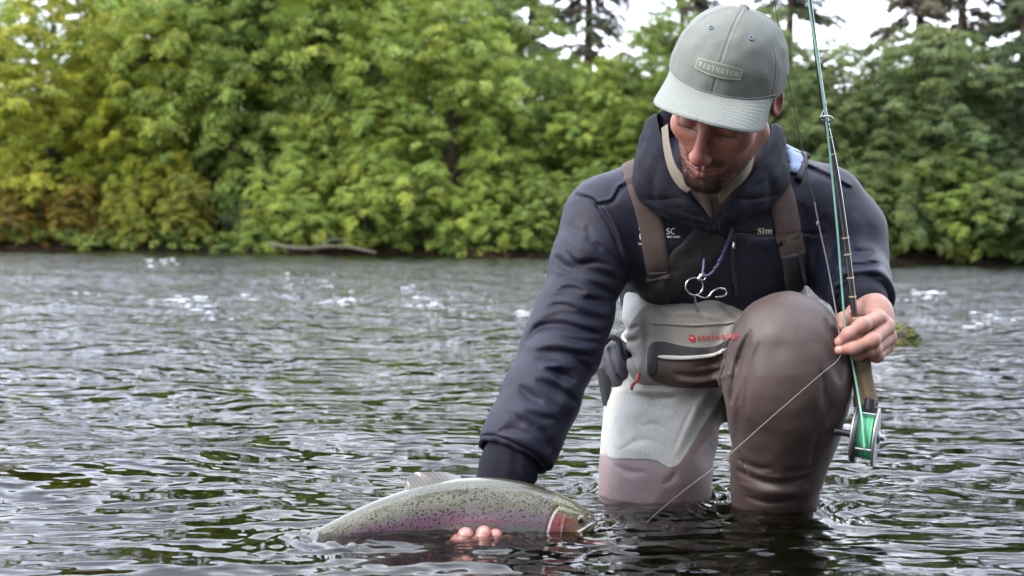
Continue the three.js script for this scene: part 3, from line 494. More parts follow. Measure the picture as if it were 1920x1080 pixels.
const jacketFolds = folds([
  // right sleeve
  [[[1042, 478], [1062, 503], [1105, 508], [1165, 528]], -0.009, 0.011], [[[1112, 455], [1140, 480], [1168, 510]], -0.006, 0.010], [[[1040, 520], [1085, 520], [1130, 545], [1162, 556]], -0.007, 0.009],
  [[[1034, 505], [1080, 515], [1130, 532]], 0.004, 0.008], [[[1030, 560], [1075, 552], [1120, 572], [1150, 575]], -0.006, 0.009], [[[1012, 600], [1060, 588], [1110, 596], [1140, 600]], -0.006, 0.010],
  [[[985, 645], [1008, 618], [1045, 610], [1090, 620], [1128, 628]], -0.013, 0.010], [[[985, 655], [1030, 645], [1080, 652], [1128, 655]], 0.006, 0.010], [[[1000, 662], [1050, 660], [1122, 672]], -0.004, 0.007],
  [[[1010, 690], [1050, 683], [1085, 690]], 0.004, 0.009], [[[1042, 688], [1058, 706], [1078, 716]], -0.007, 0.008], [[[1005, 712], [1045, 732], [1085, 757]], -0.008, 0.009], [[[972, 722], [992, 742], [1018, 756]], -0.006, 0.009],
  [[[960, 760], [1000, 775], [1050, 772]], 0.004, 0.014], [[[945, 800], [985, 795], [1030, 815]], -0.004, 0.012], [[[1070, 700], [1060, 740], [1045, 790]], 0.003, 0.01], [[[1010, 800], [1025, 830], [1028, 850]], -0.005, 0.008],
  [[[1052, 440], [1085, 460], [1120, 470]], 0.004, 0.013],
  [[[1060, 470], [1082, 494], [1118, 492], [1150, 500]], -0.006, 0.006], [[[1044, 545], [1072, 540], [1100, 548]], -0.005, 0.006], [[[1090, 560], [1125, 562], [1160, 568]], -0.005, 0.006], [[[1022, 580], [1050, 572], [1084, 578]], -0.005, 0.006], [[[1050, 632], [1088, 640], [1126, 642]], -0.006, 0.006], [[[1000, 676], [1030, 672], [1060, 678]], -0.004, 0.006], [[[1072, 668], [1098, 690], [1112, 712]], -0.005, 0.007], [[[985, 770], [1010, 782], [1042, 786]], -0.004, 0.007], [[[930, 812], [960, 806], [1000, 818]], -0.004, 0.006], [[[1020, 690], [1042, 700], [1056, 714]], -0.006, 0.005], [[[948, 770], [970, 786], [982, 800]], -0.003, 0.007], [[[1100, 420], [1108, 450], [1132, 468]], -0.004, 0.008], [[[1062, 420], [1080, 436], [1098, 440]], -0.003, 0.009],
  // seams
  [[[1082, 366], [1112, 376], [1148, 432], [1170, 505]], -0.0035, 0.0035, 1], [[[1088, 362], [1118, 372], [1155, 428], [1178, 500]], 0.0035, 0.005, 1], [[[1122, 384], [1148, 378], [1165, 352], [1190, 342]], -0.004, 0.0035, 1], [[[1125, 378], [1146, 372], [1160, 348], [1188, 337]], 0.003, 0.004, 1],
  [[[1478, 308], [1510, 312], [1550, 330], [1590, 352]], -0.004, 0.0035, 1], [[[1480, 303], [1512, 307], [1552, 325], [1592, 347]], 0.003, 0.004, 1],
  // chest
  [[[1372, 437], [1420, 441], [1480, 441], [1545, 438]], -0.003, 0.003, 1], [[[1373, 447], [1374, 500], [1376, 565]], -0.003, 0.003, 1], [[[1378, 447], [1379, 500], [1381, 565]], 0.002, 0.003, 1], [[[1395, 500], [1430, 520], [1450, 530]], -0.005, 0.012], [[[1180, 560], [1230, 520], [1280, 500]], -0.006, 0.012], [[[1250, 470], [1290, 480], [1310, 470]], -0.004, 0.01], [[[1400, 460], [1425, 455], [1445, 470]], 0.004, 0.012],
  [[[1500, 380], [1520, 440], [1530, 500]], -0.006, 0.014], [[[1545, 400], [1560, 450], [1560, 510]], -0.006, 0.012], [[[1585, 470], [1610, 478], [1640, 470]], -0.006, 0.009],
  // left sleeve
  [[[1570, 500], [1610, 500], [1650, 494]], -0.010, 0.008], [[[1560, 530], [1610, 516], [1655, 520]], -0.007, 0.006], [[[1560, 545], [1612, 533], [1658, 540]], -0.006, 0.006], [[[1565, 560], [1618, 548], [1662, 556]], -0.006, 0.005], [[[1600, 400], [1612, 440], [1608, 470]], 0.004, 0.012],
]);
const jacketBase = blend(0.022, torso, sleeveR, sleeveL);
const jacket = near(jacketBase, jacketFolds, rumple(0.0012, 9, 1, 1.3, 1, 3));
part('jacket', meshOf(jacket, ...bound([1040, 300, 2.0, 0.02], [880, 870, 1.84, 0.09], [1680, 600, 1.84, 0.06], [1340, 620, 2.35, 0.1], [1340, 300, 2.3, 0.02]), 0.0045), navy, angler);
// knitted cuffs
const cuffR = near(chainP([[972, 832, 1.845, 0.048], [953, 880, 1.832, 0.0455], [940, 915, 1.82, 0.042]], 0.01), (x, y, z) => 0.0009 * Math.sin(proj(x, y, z)[0] * 1.1));
part('cuff', meshOf(cuffR, ...bound([965, 850, 1.84, 0.09], [940, 920, 1.82, 0.08]), 0.004), navyDark, angler);
{
  const g = new THREE.TorusGeometry(0.0535, 0.0058, 14, 90), p = g.attributes.position; for (let i = 0; i < p.count; i++) { const k = 1 + 0.02 * N3(p.getX(i) * 40, p.getY(i) * 40, 3); p.setXYZ(i, p.getX(i) * k, p.getY(i) * k, p.getZ(i) + 0.0025 * N3(p.getX(i) * 30, p.getY(i) * 30, 8)); } g.computeVertexNormals();
  part('sleeve_hem', g.applyQuaternion(new THREE.Quaternion().setFromUnitVectors(V(0, 0, 1), cutR)).translate(cutRo.x, cutRo.y, cutRo.z), navy, angler);
}
const cuffL = chainP([[1615, 550, 1.87, 0.040], [1622, 572, 1.825, 0.036]], 0.01);
part('cuff', meshOf(cuffL, ...bound([1618, 562, 1.85, 0.08]), 0.004), navyDark, angler);

// funnel collar of the jacket, standing open at the throat
const ripple = (k, a) => (t, v) => a * Math.sin(t * k + 3 * v) * Math.sin(Math.PI * v) - 0.0045 * Math.exp(-(((t - 0.52 - 0.22 * v) / 0.022) ** 2)) * Math.sin(Math.PI * v) - 0.0038 * Math.exp(-(((t - 0.78 + 0.16 * v) / 0.02) ** 2)) * Math.sin(Math.PI * v) - 0.003 * Math.exp(-(((t - 0.36 + 0.1 * v) / 0.018) ** 2)) * v + 0.0022 * N3(t * 9, v * 4, k) + 0.0014 * (Math.exp(-(((v - 0.90) / 0.02) ** 2)) * -1 - Math.exp(-(((v - 0.42) / 0.025) ** 2)));
const collarL = sheet([[1350, 205, 2.09], [1280, 200, 2.06], [1234, 214, 2.0], [1240, 262, 1.94], [1254, 310, 1.905], [1284, 352, 1.885], [1318, 386, 1.880], [1337, 408, 1.884]], [[1350, 320, 2.17], [1258, 306, 2.13], [1206, 280, 2.04], [1192, 312, 1.985], [1190, 362, 1.945], [1226, 398, 1.925], [1288, 424, 1.905], [1338, 438, 1.905]], { bulge: 0.014, thick: 0.0055, wave: ripple(11, 0.003), power: 0.8 });
const collarR = sheet([[1350, 205, 2.09], [1410, 212, 2.06], [1444, 232, 2.0], [1434, 280, 1.945], [1412, 325, 1.91], [1382, 362, 1.89], [1356, 390, 1.884], [1341, 408, 1.886]], [[1350, 320, 2.17], [1440, 300, 2.13], [1466, 262, 2.04], [1474, 300, 1.985], [1480, 344, 1.945], [1444, 388, 1.925], [1392, 418, 1.908], [1340, 438, 1.907]], { bulge: 0.014, thick: 0.0055, wave: ripple(8, 0.003), power: 0.8 });
part('hood_collar', mergeGeometries([collarL, collarR]), navyDark, angler);

// waders
const legL = chainP([[1392, 700, 2.16, 0.092], [1458, 668, 1.96, 0.070], [1474, 642, 1.80, 0.064], [1478, 692, 1.80, 0.0755], [1474, 740, 1.82, 0.0775], [1466, 820, 1.86, 0.068], [1456, 890, 1.90, 0.0565], [1450, 945, 1.935, 0.0505], [1446, 1010, 1.97, 0.05], [1448, 1040, 1.93, 0.05]], 0.06);
const legR = blend(0.04, chainP([[1290, 700, 2.2, 0.105], [1245, 770, 2.13, 0.102], [1232, 850, 2.09, 0.094], [1228, 905, 2.07, 0.092], [1226, 960, 2.07, 0.088]], 0.03), chainP([[1226, 960, 2.07, 0.08], [1250, 960, 2.4, 0.06]], 0.02));
const belly = blend(0.04, ell(P(1320, 668, 2.20), [0.165, 0.12, 0.13]), ell(P(1300, 610, 2.09), [0.128, 0.090, 0.085], [0.2, 0, 0]), ell(P(1270, 690, 2.05), [0.082, 0.042, 0.05]), cone(P(1225, 560, 2.12), P(1470, 535, 2.12), 0.05, 0.045));
const waderFolds = folds([
  [[[1408, 618], [1394, 655], [1380, 705], [1370, 760]], -0.010, 0.007], [[[1425, 640], [1412, 680], [1400, 730], [1398, 780]], -0.004, 0.006], [[[1546, 790], [1530, 830], [1520, 880]], -0.004, 0.006], [[[1535, 690], [1548, 720], [1544, 770]], -0.004, 0.006], [[[1560, 610], [1576, 650], [1580, 690]], -0.004, 0.005], [[[1410, 640], [1392, 690], [1384, 760]], -0.004, 0.007], [[[1402, 650], [1386, 700], [1376, 760]], 0.004, 0.006], [[[1545, 596], [1562, 630], [1572, 660]], -0.005, 0.007], [[[1552, 640], [1566, 685], [1574, 720]], -0.004, 0.007], [[[1556, 590], [1570, 625], [1580, 655]], 0.003, 0.006], [[[1530, 700], [1553, 760], [1552, 800]], -0.003, 0.01],
  [[[1378, 880], [1420, 898], [1470, 905], [1522, 892]], -0.006, 0.007], [[[1380, 905], [1430, 922], [1480, 925], [1520, 915]], 0.004, 0.007], [[[1385, 862], [1415, 876], [1450, 880]], -0.005, 0.005], [[[1410, 888], [1450, 896], [1490, 894]], 0.004, 0.004], [[[1470, 880], [1500, 884], [1525, 874]], -0.004, 0.005], [[[1384, 845], [1396, 868], [1402, 890]], -0.004, 0.005], [[[1395, 930], [1440, 942], [1515, 935]], -0.004, 0.005], [[[1385, 760], [1382, 820], [1384, 870]], -0.003, 0.008],
  [[[1348, 735], [1352, 790], [1375, 850]], -0.006, 0.012],
  // right thigh
  [[[1342, 735], [1310, 800], [1272, 868]], -0.006, 0.011], [[[1330, 730], [1290, 790], [1262, 860]], 0.004, 0.010], [[[1345, 760], [1325, 810], [1290, 850]], -0.004, 0.008], [[[1180, 740], [1220, 748], [1270, 745]], -0.004, 0.008], [[[1150, 780], [1200, 770], [1250, 775]], 0.002, 0.014], [[[1145, 830], [1200, 842], [1250, 850]], 0.002, 0.012], [[[1190, 730], [1230, 735], [1330, 725]], 0.003, 0.007],
  [[[1300, 760], [1282, 800], [1262, 850]], -0.004, 0.006], [[[1200, 800], [1225, 796], [1250, 806]], -0.003, 0.006], [[[1160, 845], [1200, 826], [1240, 830]], -0.0025, 0.006], [[[1215, 745], [1240, 765], [1262, 770]], -0.003, 0.007], [[[1150, 870], [1180, 885], [1215, 884]], -0.003, 0.006], [[[1270, 880], [1258, 900], [1240, 910]], -0.004, 0.006],
  // bib
  [[[1205, 590], [1215, 640], [1206, 700]], -0.003, 0.007], [[[1225, 570], [1245, 590], [1250, 600]], -0.003, 0.005], [[[1280, 562], [1310, 578], [1322, 596]], -0.003, 0.005],
  [[[1228, 572], [1290, 566], [1345, 580], [1370, 574]], -0.004, 0.008], [[[1255, 590], [1300, 586], [1355, 600]], 0.003, 0.007], [[[1350, 568], [1375, 590], [1392, 598]], -0.005, 0.006], [[[1395, 560], [1430, 552], [1480, 540]], -0.003, 0.010], [[[1165, 600], [1175, 618], [1200, 610]], -0.006, 0.006], [[[1160, 635], [1180, 640], [1200, 635]], -0.006, 0.006], [[[1162, 660], [1185, 668], [1195, 690]], -0.006, 0.006], [[[1260, 700], [1310, 705], [1360, 690]], -0.004, 0.006], [[[1260, 712], [1320, 718], [1370, 700]], 0.004, 0.006], [[[1300, 690], [1340, 680], [1370, 665]], -0.003, 0.006],
]);
const waders = near(blend(0.02, legL, blend(0.035, legR, belly)), waderFolds, rumple(0.0016, 11, 1, 1, 1, 5));
const waderColor = (x, y, z) => { // brown legs, pinkish grey right knee, stone grey bib
  const [px, py] = proj(x, y, z), d1 = legL(x, y, z), d2 = Math.min(legR(x, y, z), belly(x, y, z));
  if (d1 < d2 + 0.002) return [0.062, 0.041, 0.036];
  const low = sstep(846, 856, py + 6 * sstep(1180, 1260, px)), inner = sstep(-7, 7, px - (1362 - (py - 725) * 0.62)) * (py > 715 ? 1 : 0), m = (a, b, k) => a.map((v, i) => lerp(v, b[i], k));
  return m(m([0.50, 0.49, 0.45], [0.225, 0.165, 0.162], low), [0.15, 0.104, 0.096], inner);
};
part('waders', meshOf(waders, ...bound([1110, 520, 2.1, 0.03], [1600, 560, 1.78, 0.02], [1120, 1010, 2.1, 0.04], [1600, 1050, 1.95, 0.02], [1340, 700, 2.38, 0.05], [1470, 640, 1.70, 0.01]), 0.0045, waderColor), std({ vertexColors: true, roughness: 0.54, map: clothTone, bumpMap: weave, bumpScale: 0.00022, sheen: 0.12, sheenColor: lin(0.5, 0.42, 0.45), sheenRoughness: 0.45 }), angler);
// panels sewn onto the waders: shells a little proud of them, cut by the outlines they have in front
const polyIn = (pts) => { const n = pts.length; return (px, py) => { let d = 1e9, s = 1; for (let i = 0, j = n - 1; i < n; j = i++) { const [ax, ay] = pts[i], [bx, by] = pts[j], ex = bx - ax, ey = by - ay, wx = px - ax, wy = py - ay, h = clamp((wx * ex + wy * ey) / (ex * ex + ey * ey), 0, 1); d = Math.min(d, (wx - ex * h) ** 2 + (wy - ey * h) ** 2); const c1 = py >= ay, c2 = py < by, c3 = ex * wy > ey * wx; if ((c1 && c2 && c3) || (!c1 && !c2 && !c3)) s = -s; } return s * Math.sqrt(d); }; };
const smoothPoly = (pts, n = 8) => new THREE.CatmullRomCurve3(pts.map(([x, y]) => V(x, y, 0)), true, 'catmullrom', 0.5).getPoints(pts.length * n).slice(1).map((v) => [v.x, v.y]);
function panel(name, f, outline, proud, depth, mat, dn, df, cell = 0.0032, parent = angler, extra) {
  const inside = polyIn(outline), lo = [9, 9, 9], hi = [-9, -9, -9];
  for (const [x, y] of outline) for (const d of [dn, df]) { const q = Q(x, y, d); for (let c = 0; c < 3; c++) { lo[c] = Math.min(lo[c], q[c] - 0.01); hi[c] = Math.max(hi[c], q[c] + 0.01); } }
  const g = (x, y, z) => { const d = f(x, y, z); if (d > 0.03 || d < -0.03) return Math.max(d - proud, -d - depth); const [px, py, dd] = proj(x, y, z); return smax(smax(d - proud - (extra ? extra(px, py) : 0), -d - depth, 0.001), Math.max(inside(px, py) * dd / FPX, dn - dd, dd - df), 0.003); };
  return part(name, meshOf(g, lo, hi, cell), mat, parent);
}
panel('thigh_panel', waders, smoothPoly([[1190, 722], [1260, 722], [1355, 712], [1352, 745], [1318, 800], [1268, 876], [1225, 864], [1180, 862], [1138, 856], [1120, 800], [1140, 750]], 6), 0.0018, 0.006, paleCloth, 1.94, 2.22);
panel('bib_panel', waders, smoothPoly([[1236, 560], [1290, 557], [1380, 556], [1425, 545], [1480, 520], [1500, 545], [1430, 600], [1395, 650], [1330, 700], [1215, 722], [1180, 700], [1172, 660], [1180, 610], [1205, 575]], 6), 0.0035, 0.006, greyCloth, 1.86, 2.2);
panel('pouch', waders, smoothPoly([[1222, 648], [1240, 641], [1290, 650], [1340, 650], [1375, 628], [1400, 615], [1400, 680], [1360, 722], [1300, 728], [1250, 722], [1217, 706], [1214, 670]], 6), 0.0085, 0.004, std({ color: lin(0.06, 0.038, 0.031), roughness: 0.55, map: clothTone, bumpMap: weave, bumpScale: 0.0003 }), 1.86, 2.2);
panel('pouch_edge', waders, smoothPoly([[1216, 650], [1238, 640], [1290, 650], [1340, 649], [1378, 626], [1396, 618], [1388, 638], [1340, 664], [1290, 670], [1238, 668], [1232, 700], [1214, 700]], 6), 0.0105, 0.004, blackCloth, 1.86, 2.2);
panel('piping', waders, smoothPoly([[1238, 666], [1290, 667], [1340, 661], [1372, 642], [1374, 646], [1342, 668], [1290, 675], [1240, 673]], 5), 0.0145, 0.002, paleCloth, 1.86, 2.2, 0.0022);
panel('zipper', waders, [[1222, 603], [1300, 607], [1360, 603], [1402, 595], [1402, 600], [1360, 609], [1300, 613], [1222, 609]], 0.0065, 0.002, std({ color: lin(0.20, 0.19, 0.17), roughness: 0.6 }), 1.86, 2.2, 0.002);
{
  const bibTop = (x, y, z) => waders(x, y, z) - 0.0036;
  part('printed_name', decal(bibTop, [1289, 627], [1392, 622], [1291, 643], 2.02, 0.0012, 40, 8), printMat(640, 104, (g, w, h) => {
    g.fillStyle = '#a8262e'; g.font = 'bold 76px sans-serif'; g.textBaseline = 'middle';
    { const t = 'REDINGTON', sp = 9; let x = 104; for (const ch of t) { g.fillText(ch, x, h * 0.54); x += g.measureText(ch).width + sp; } }
    g.beginPath(); g.moveTo(8, 44); g.bezierCurveTo(16, 8, 50, -4, 62, 10); g.bezierCurveTo(92, 26, 90, 74, 62, 98); g.bezierCurveTo(50, 98, 40, 92, 30, 100); g.bezierCurveTo(28, 84, 6, 78, 8, 44); g.fill();
    g.strokeStyle = '#d0cabd'; g.lineWidth = 6; g.beginPath(); g.moveTo(26, 30); g.lineTo(48, 58); g.moveTo(60, 30); g.lineTo(48, 60); g.stroke();
  }), angler);
}
part('zipper_pull', tube([P(1198, 702, 2.0), P(1194, 714, 1.985), P(1186, 722, 1.98), P(1184, 731, 1.98)], 0.0035, 0.003, 8, 6), std({ color: lin(0.32, 0.02, 0.02), roughness: 0.5 }), angler);

// suspenders and straps over the jacket
const strapR = band(jacket, [[1190, 255, 2.16], [1188, 290, 2.08], [1192, 325, 2.0], [1206, 370, 1.97], [1222, 420, 1.97], [1232, 480, 1.97], [1235, 530, 1.99]], 0.042, 0.004, 60, 8);
part('suspender', strapR, strapCloth, angler);
part('suspender', band(jacket, [[1440, 320, 1.96], [1456, 360, 1.96], [1466, 420, 1.97], [1474, 475, 1.985]], 0.046, 0.0045, 50, 8), std({ color: lin(0.082, 0.054, 0.044), roughness: 0.85, map: clothTone, bumpMap: weave, bumpScale: 0.0005 }), angler);
part('strap_end', band(jacket, [[1473, 470, 1.98], [1474, 505, 2.0], [1476, 535, 2.02]], 0.042, 0.008, 16, 8), blackCloth, angler);
part('strap_end', band(jacket, [[1234, 500, 1.98], [1236, 530, 1.99], [1238, 560, 2.0]], 0.036, 0.007, 16, 8), blackCloth, angler);
part('sling_strap', band(jacket, [[1345, 432, 1.96], [1300, 470, 1.97], [1240, 540, 1.99], [1195, 590, 2.03]], 0.062, 0.003, 40, 10), blackCloth, angler);
part('webbing', band(jacket, [[1234, 512, 1.98], [1236, 518, 1.985]], 0.046, 0.0095, 6, 8), strapCloth, angler);
part('strap_slider', mergeGeometries([tube([P(1186, 338, 1.975), P(1198, 333, 1.965), P(1212, 334, 1.955)], 0.002, 0.002, 8, 6), tube([P(1186, 338, 1.975), P(1190, 356, 1.96), P(1196, 360, 1.955)], 0.002, 0.002, 8, 6), tube([P(1196, 360, 1.955), P(1212, 352, 1.95)].flatMap((p, i, a) => i ? [a[0].clone().lerp(p, 0.5), p] : [p]), 0.002, 0.002, 6, 6)]), std({ color: lin(0.4, 0.37, 0.36), roughness: 0.4, metalness: 0.4 }), angler);
part('shoulder_strap', band(jacket, [[1462, 232, 2.14], [1474, 268, 2.07], [1476, 305, 2.02], [1478, 345, 1.99]], 0.05, 0.007, 24, 8, 0, (t) => 1 - 0.5 * t), std({ color: lin(0.19, 0.25, 0.38), roughness: 0.6, map: clothTone, bumpMap: weave, bumpScale: 0.0003 }), angler);
part('strap_edge', band(jacket, [[1506, 262, 2.10], [1502, 290, 2.05], [1492, 325, 2.01], [1482, 352, 1.985]], 0.013, 0.009, 20, 6), blackCloth, angler);
part('pull_cord', tube([P(1494, 455, 1.955), P(1499, 480, 1.955), P(1505, 505, 1.96), P(1511, 531, 1.965)], 0.0032, 0.003, 12, 6), blackCloth, angler);
part('zipper', band(jacket, [[1374, 440, 1.96], [1375, 500, 1.97], [1377, 560, 1.99]], 0.009, 0.0022, 30, 4), blackCloth, angler);
part('pocket_zip', band(jacket, [[1376, 437, 1.96], [1420, 441, 1.96], [1480, 441, 1.97], [1540, 438, 1.98]], 0.0055, 0.0018, 40, 4), blackCloth, angler);
part('zip_slider', mergeGeometries([tube([P(1377, 449, 1.958), P(1377, 456, 1.955), P(1375, 466, 1.955)], 0.0045, 0.003, 6, 8), new THREE.TorusGeometry(0.0045, 0.0014, 6, 14).translate(...Q(1381, 452, 1.954))]), steel, angler);
// chest print
const white = '#c9c9cf';
part('chest_print', decal(jacket, [1194, 418], [1216, 418], [1194, 462], 1.975, 0.0016, 8, 12), printMat(128, 256, (g) => { g.fillStyle = white; g.save(); g.translate(20, 20); g.rotate(0.35); g.font = 'bold 66px sans-serif'; g.fillText('TP', 2, 46); g.restore(); g.lineWidth = 17; g.strokeStyle = white; g.beginPath(); g.arc(78, 142, 44, Math.PI * 0.55, Math.PI * 1.6); g.stroke(); g.font = 'bold 38px sans-serif'; g.fillText('ioi', 14, 238); }), angler);
part('chest_print', decal(jacket, [1246, 426], [1280, 426], [1246, 450], 1.965, 0.0016, 12, 8), printMat(256, 180, (g) => { g.fillStyle = white; g.font = '112px sans-serif'; g.fillText('SC', 20, 96); g.font = 'bold 40px sans-serif'; g.fillText('IRE: ENDS', 30, 150); }), angler);
part('chest_print', decal(jacket, [1417, 424], [1452, 424], [1417, 442], 1.955, 0.0016, 12, 8), printMat(256, 132, (g) => { g.fillStyle = '#c8c2a2'; g.font = 'bold 108px serif'; g.fillText('Sim', 20, 104); }), angler);
// ---------------------------------------------------------------- head, shirt and cap (head's own axes: x to his left, y up, z where he faces)
const headM = new THREE.Matrix4();
{
  const yaw = -0.38, pitch = 0.73, roll = -0.27, ax = (x, y, z) => V(x, y, z);
  const R = new THREE.Matrix4().makeRotationZ(roll).multiply(new THREE.Matrix4().makeRotationY(yaw)).multiply(new THREE.Matrix4().makeRotationX(pitch));
  headM.makeTranslation(...Q(1361, 184, 1.80)).multiply(R);
}
const capM = new THREE.Matrix4().makeTranslation(...Q(1350, 194, 1.80)).multiply(new THREE.Matrix4().makeRotationZ(-0.30)).multiply(new THREE.Matrix4().makeRotationY(-0.26)).multiply(new THREE.Matrix4().makeRotationX(0.62));
const headInv = headM.clone().invert().elements, HS = 1.0;
const toHead = (x, y, z) => [headInv[0] * x + headInv[4] * y + headInv[8] * z + headInv[12], headInv[1] * x + headInv[5] * y + headInv[9] * z + headInv[13], headInv[2] * x + headInv[6] * y + headInv[10] * z + headInv[14]];
const sym = (f) => (x, y, z) => f(Math.abs(x), y, z);
const skull = blend(0.03, ell([0, 0.045, -0.012], [0.076, 0.095, 0.098]), ell([0, -0.035, 0.032], [0.056, 0.086, 0.062]), sym(cone([0.055, -0.052, -0.005], [0.014, -0.103, 0.066], 0.019, 0.015)), ell([0, -0.105, 0.071], [0.022, 0.018, 0.019]));
const cheeks = sym(ell([0.042, -0.022, 0.062], [0.021, 0.017, 0.021]));
const brow = sym(cone([0.046, 0.017, 0.074], [0.006, 0.016, 0.090], 0.011, 0.011));
const socket = sym(ell([0.032, -0.002, 0.098], [0.020, 0.014, 0.019]));
const lid = sym(ell([0.031, -0.003, 0.0745], [0.0148, 0.0125, 0.0135]));
const nose = blend(0.012, cone([0, 0.010, 0.090], [0, -0.038, 0.117], 0.0078, 0.0095), ell([0, -0.042, 0.1175], [0.0098, 0.0098, 0.0108]), sym(ell([0.0108, -0.0460, 0.105], [0.0068, 0.0074, 0.0095])));
const nostril = sym(ell([0.0065, -0.0545, 0.1105], [0.0042, 0.004, 0.006]));
const lips = blend(0.006, sym(cone([0.0265, -0.0758, 0.0815], [0.005, -0.0722, 0.0945], 0.0030, 0.0046)), sym(cone([0.023, -0.0785, 0.0815], [0.003, -0.0835, 0.0925], 0.0034, 0.0058)));
const mouthLine = sym(cone([0.0275, -0.0768, 0.087], [0, -0.0776, 0.1005], 0.0009, 0.0012));
const ear = sym((x, y, z) => { const o = ell([0.0755, 0.005, -0.014], [0.0080, 0.027, 0.016], [0.1, -0.35, 0.12]), i = ell([0.083, 0.006, -0.011], [0.0070, 0.018, 0.0095], [0.1, -0.35, 0.12]); return smax(o(x, y, z), -i(x, y, z), 0.006); });
function faceF(x, y, z) {
  let d = smin(skull(x, y, z), cheeks(x, y, z), 0.03);
  d = smin(d, brow(x, y, z), 0.016); d = smax(d, -socket(x, y, z), 0.014); d = smin(d, lid(x, y, z), 0.004);
  d = smin(d, nose(x, y, z), 0.010); d = smax(d, -nostril(x, y, z), 0.003); d = smin(d, lips(x, y, z), 0.007); d = smax(d, -mouthLine(x, y, z), 0.002);
  return d;
}
const beardAt = (x, y, z) => { // how much hair grows there
  const ax = Math.abs(x);
  const mous = 0.85 * sstep(-0.047, -0.060, y) * sstep(-0.0785, -0.068, y) * sstep(0.042, 0.022, ax) * sstep(0.06, 0.075, z);
  const side = sstep(0.018, 0.025, ax) * sstep(0.036, 0.029, ax) * sstep(-0.052, -0.062, y) * sstep(0.05, 0.06, z);
  const goat = sstep(-0.087, -0.092, y) * sstep(0.038, 0.026, ax) * sstep(0.03, 0.05, z);
  const jaw = 0.5 * sstep(-0.045 + 0.25 * (0.06 - Math.min(0.06, z)) , -0.085 + 0.25 * (0.06 - Math.min(0.06, z)), y);
  return clamp(Math.max(mous, side * 0.7, goat * 0.95, jaw * 1.45), 0, 1);
};
const skinTone = (x, y, z) => {
  const [a, b, c] = toHead(x, y, z), inHead = b > -0.2 && Math.abs(a) < 0.12 && Math.abs(c) < 0.2;
  const n = 1 + 0.10 * N3(x * 60, y * 60, z * 60) + 0.06 * N3(x * 220, y * 220, z * 220);
  let t = [0.30 * n, 0.130 * n, 0.090 * n];
  if (inHead) {
    const red = Math.exp(-((a / 0.02) ** 2) - ((b + 0.035) / 0.022) ** 2 - ((c - 0.112) / 0.03) ** 2) + 0.5 * Math.exp(-(((Math.abs(a) - 0.042) / 0.018) ** 2) - ((b + 0.03) / 0.016) ** 2) + (Math.abs(a) > 0.073 && c < 0.02 ? 0.9 : 0);
    t = [t[0] * (1 - 0.06 * red), t[1] * (1 - 0.34 * red), t[2] * (1 - 0.30 * red)];
    const lip = lips(a, b, c) < 0.0018 && Math.abs(a) < 0.022 ? 0.8 : 0; t = [lerp(t[0], 0.40, lip), lerp(t[1], 0.15, lip), lerp(t[2], 0.135, lip)];
    const h = beardAt(a, b, c) * (0.75 + 0.3 * N3(x * 500, y * 500, z * 500)); t = [lerp(t[0], 0.034, h), lerp(t[1], 0.021, h), lerp(t[2], 0.015, h)];
    const browHair = sstep(0.010, 0.014, b) * sstep(0.028, 0.022, b) * sstep(0.008, 0.014, Math.abs(a)) * sstep(0.055, 0.048, Math.abs(a)) * (c > 0.05 ? 1 : 0); t = [lerp(t[0], 0.06, browHair * 0.8), lerp(t[1], 0.038, browHair * 0.8), lerp(t[2], 0.026, browHair * 0.8)];
    const lash = Math.exp(-(((b + 0.0125) / 0.0016) ** 2)) * sstep(0.020, 0.016, Math.abs(Math.abs(a) - 0.031)) * (c > 0.06 ? 1 : 0); t = t.map((v, i) => lerp(v, [0.03, 0.02, 0.015][i], lash));
    const scalp = sstep(-0.03, 0.0, b) * sstep(0.03, 0.0, c) * (Math.abs(a) > 0.074 ? 0 : 1); t = t.map((v, i) => lerp(v, [0.045, 0.03, 0.022][i], scalp));
  }
  return t;
};
const headWorld = (x, y, z) => { const [a, b, c] = toHead(x, y, z); return smin(faceF(a, b, c), ear(a, b, c), 0.006); };
const neck = chainP([[1352, 235, 1.90, 0.058], [1345, 300, 1.98, 0.060], [1340, 380, 2.08, 0.075]], 0.03);
const headSkin = blend(0.02, headWorld, neck);
// hands: the left one closed round the rod, the right one under the trout
function hand(fingers, palm) { return blend(0.009, blend(0.016, ...palm.map(([a, b]) => cone(Q(...a), Q(...b), a[3], b[3]))), (x, y, z) => { let d = 9; for (const f of fingers) d = Math.min(d, f(x, y, z)); return d; }); }
const finger = (pts) => { const f = chainP(pts, 0.004); const knuckles = pts.slice(1, -1).map(([x, y, d, r]) => ell(Q(x, y, d), [r * 1.10, r * 1.08, r * 1.08])); return blend(0.005, f, ...knuckles); };
const leftF = [
  [[1646, 597, 1.755, 0.0118], [1617, 609, 1.727, 0.0102], [1591, 627, 1.727, 0.0092], [1574, 641, 1.734, 0.0080]],
  [[1661, 614, 1.762, 0.0122], [1635, 638, 1.725, 0.0106], [1601, 652, 1.725, 0.0094], [1573, 657, 1.733, 0.0078]],
  [[1666, 633, 1.770, 0.0116], [1637, 655, 1.734, 0.0104], [1610, 663, 1.745, 0.0092], [1602, 660, 1.765, 0.0082]],
  [[1661, 651, 1.780, 0.0105], [1644, 667, 1.750, 0.0092], [1622, 668, 1.762, 0.0082], [1614, 664, 1.775, 0.0075]]];
const leftThumb = [[1622, 584, 1.812, 0.0145], [1602, 590, 1.790, 0.0125], [1584, 600, 1.772, 0.0118], [1578, 615, 1.766, 0.0098]];
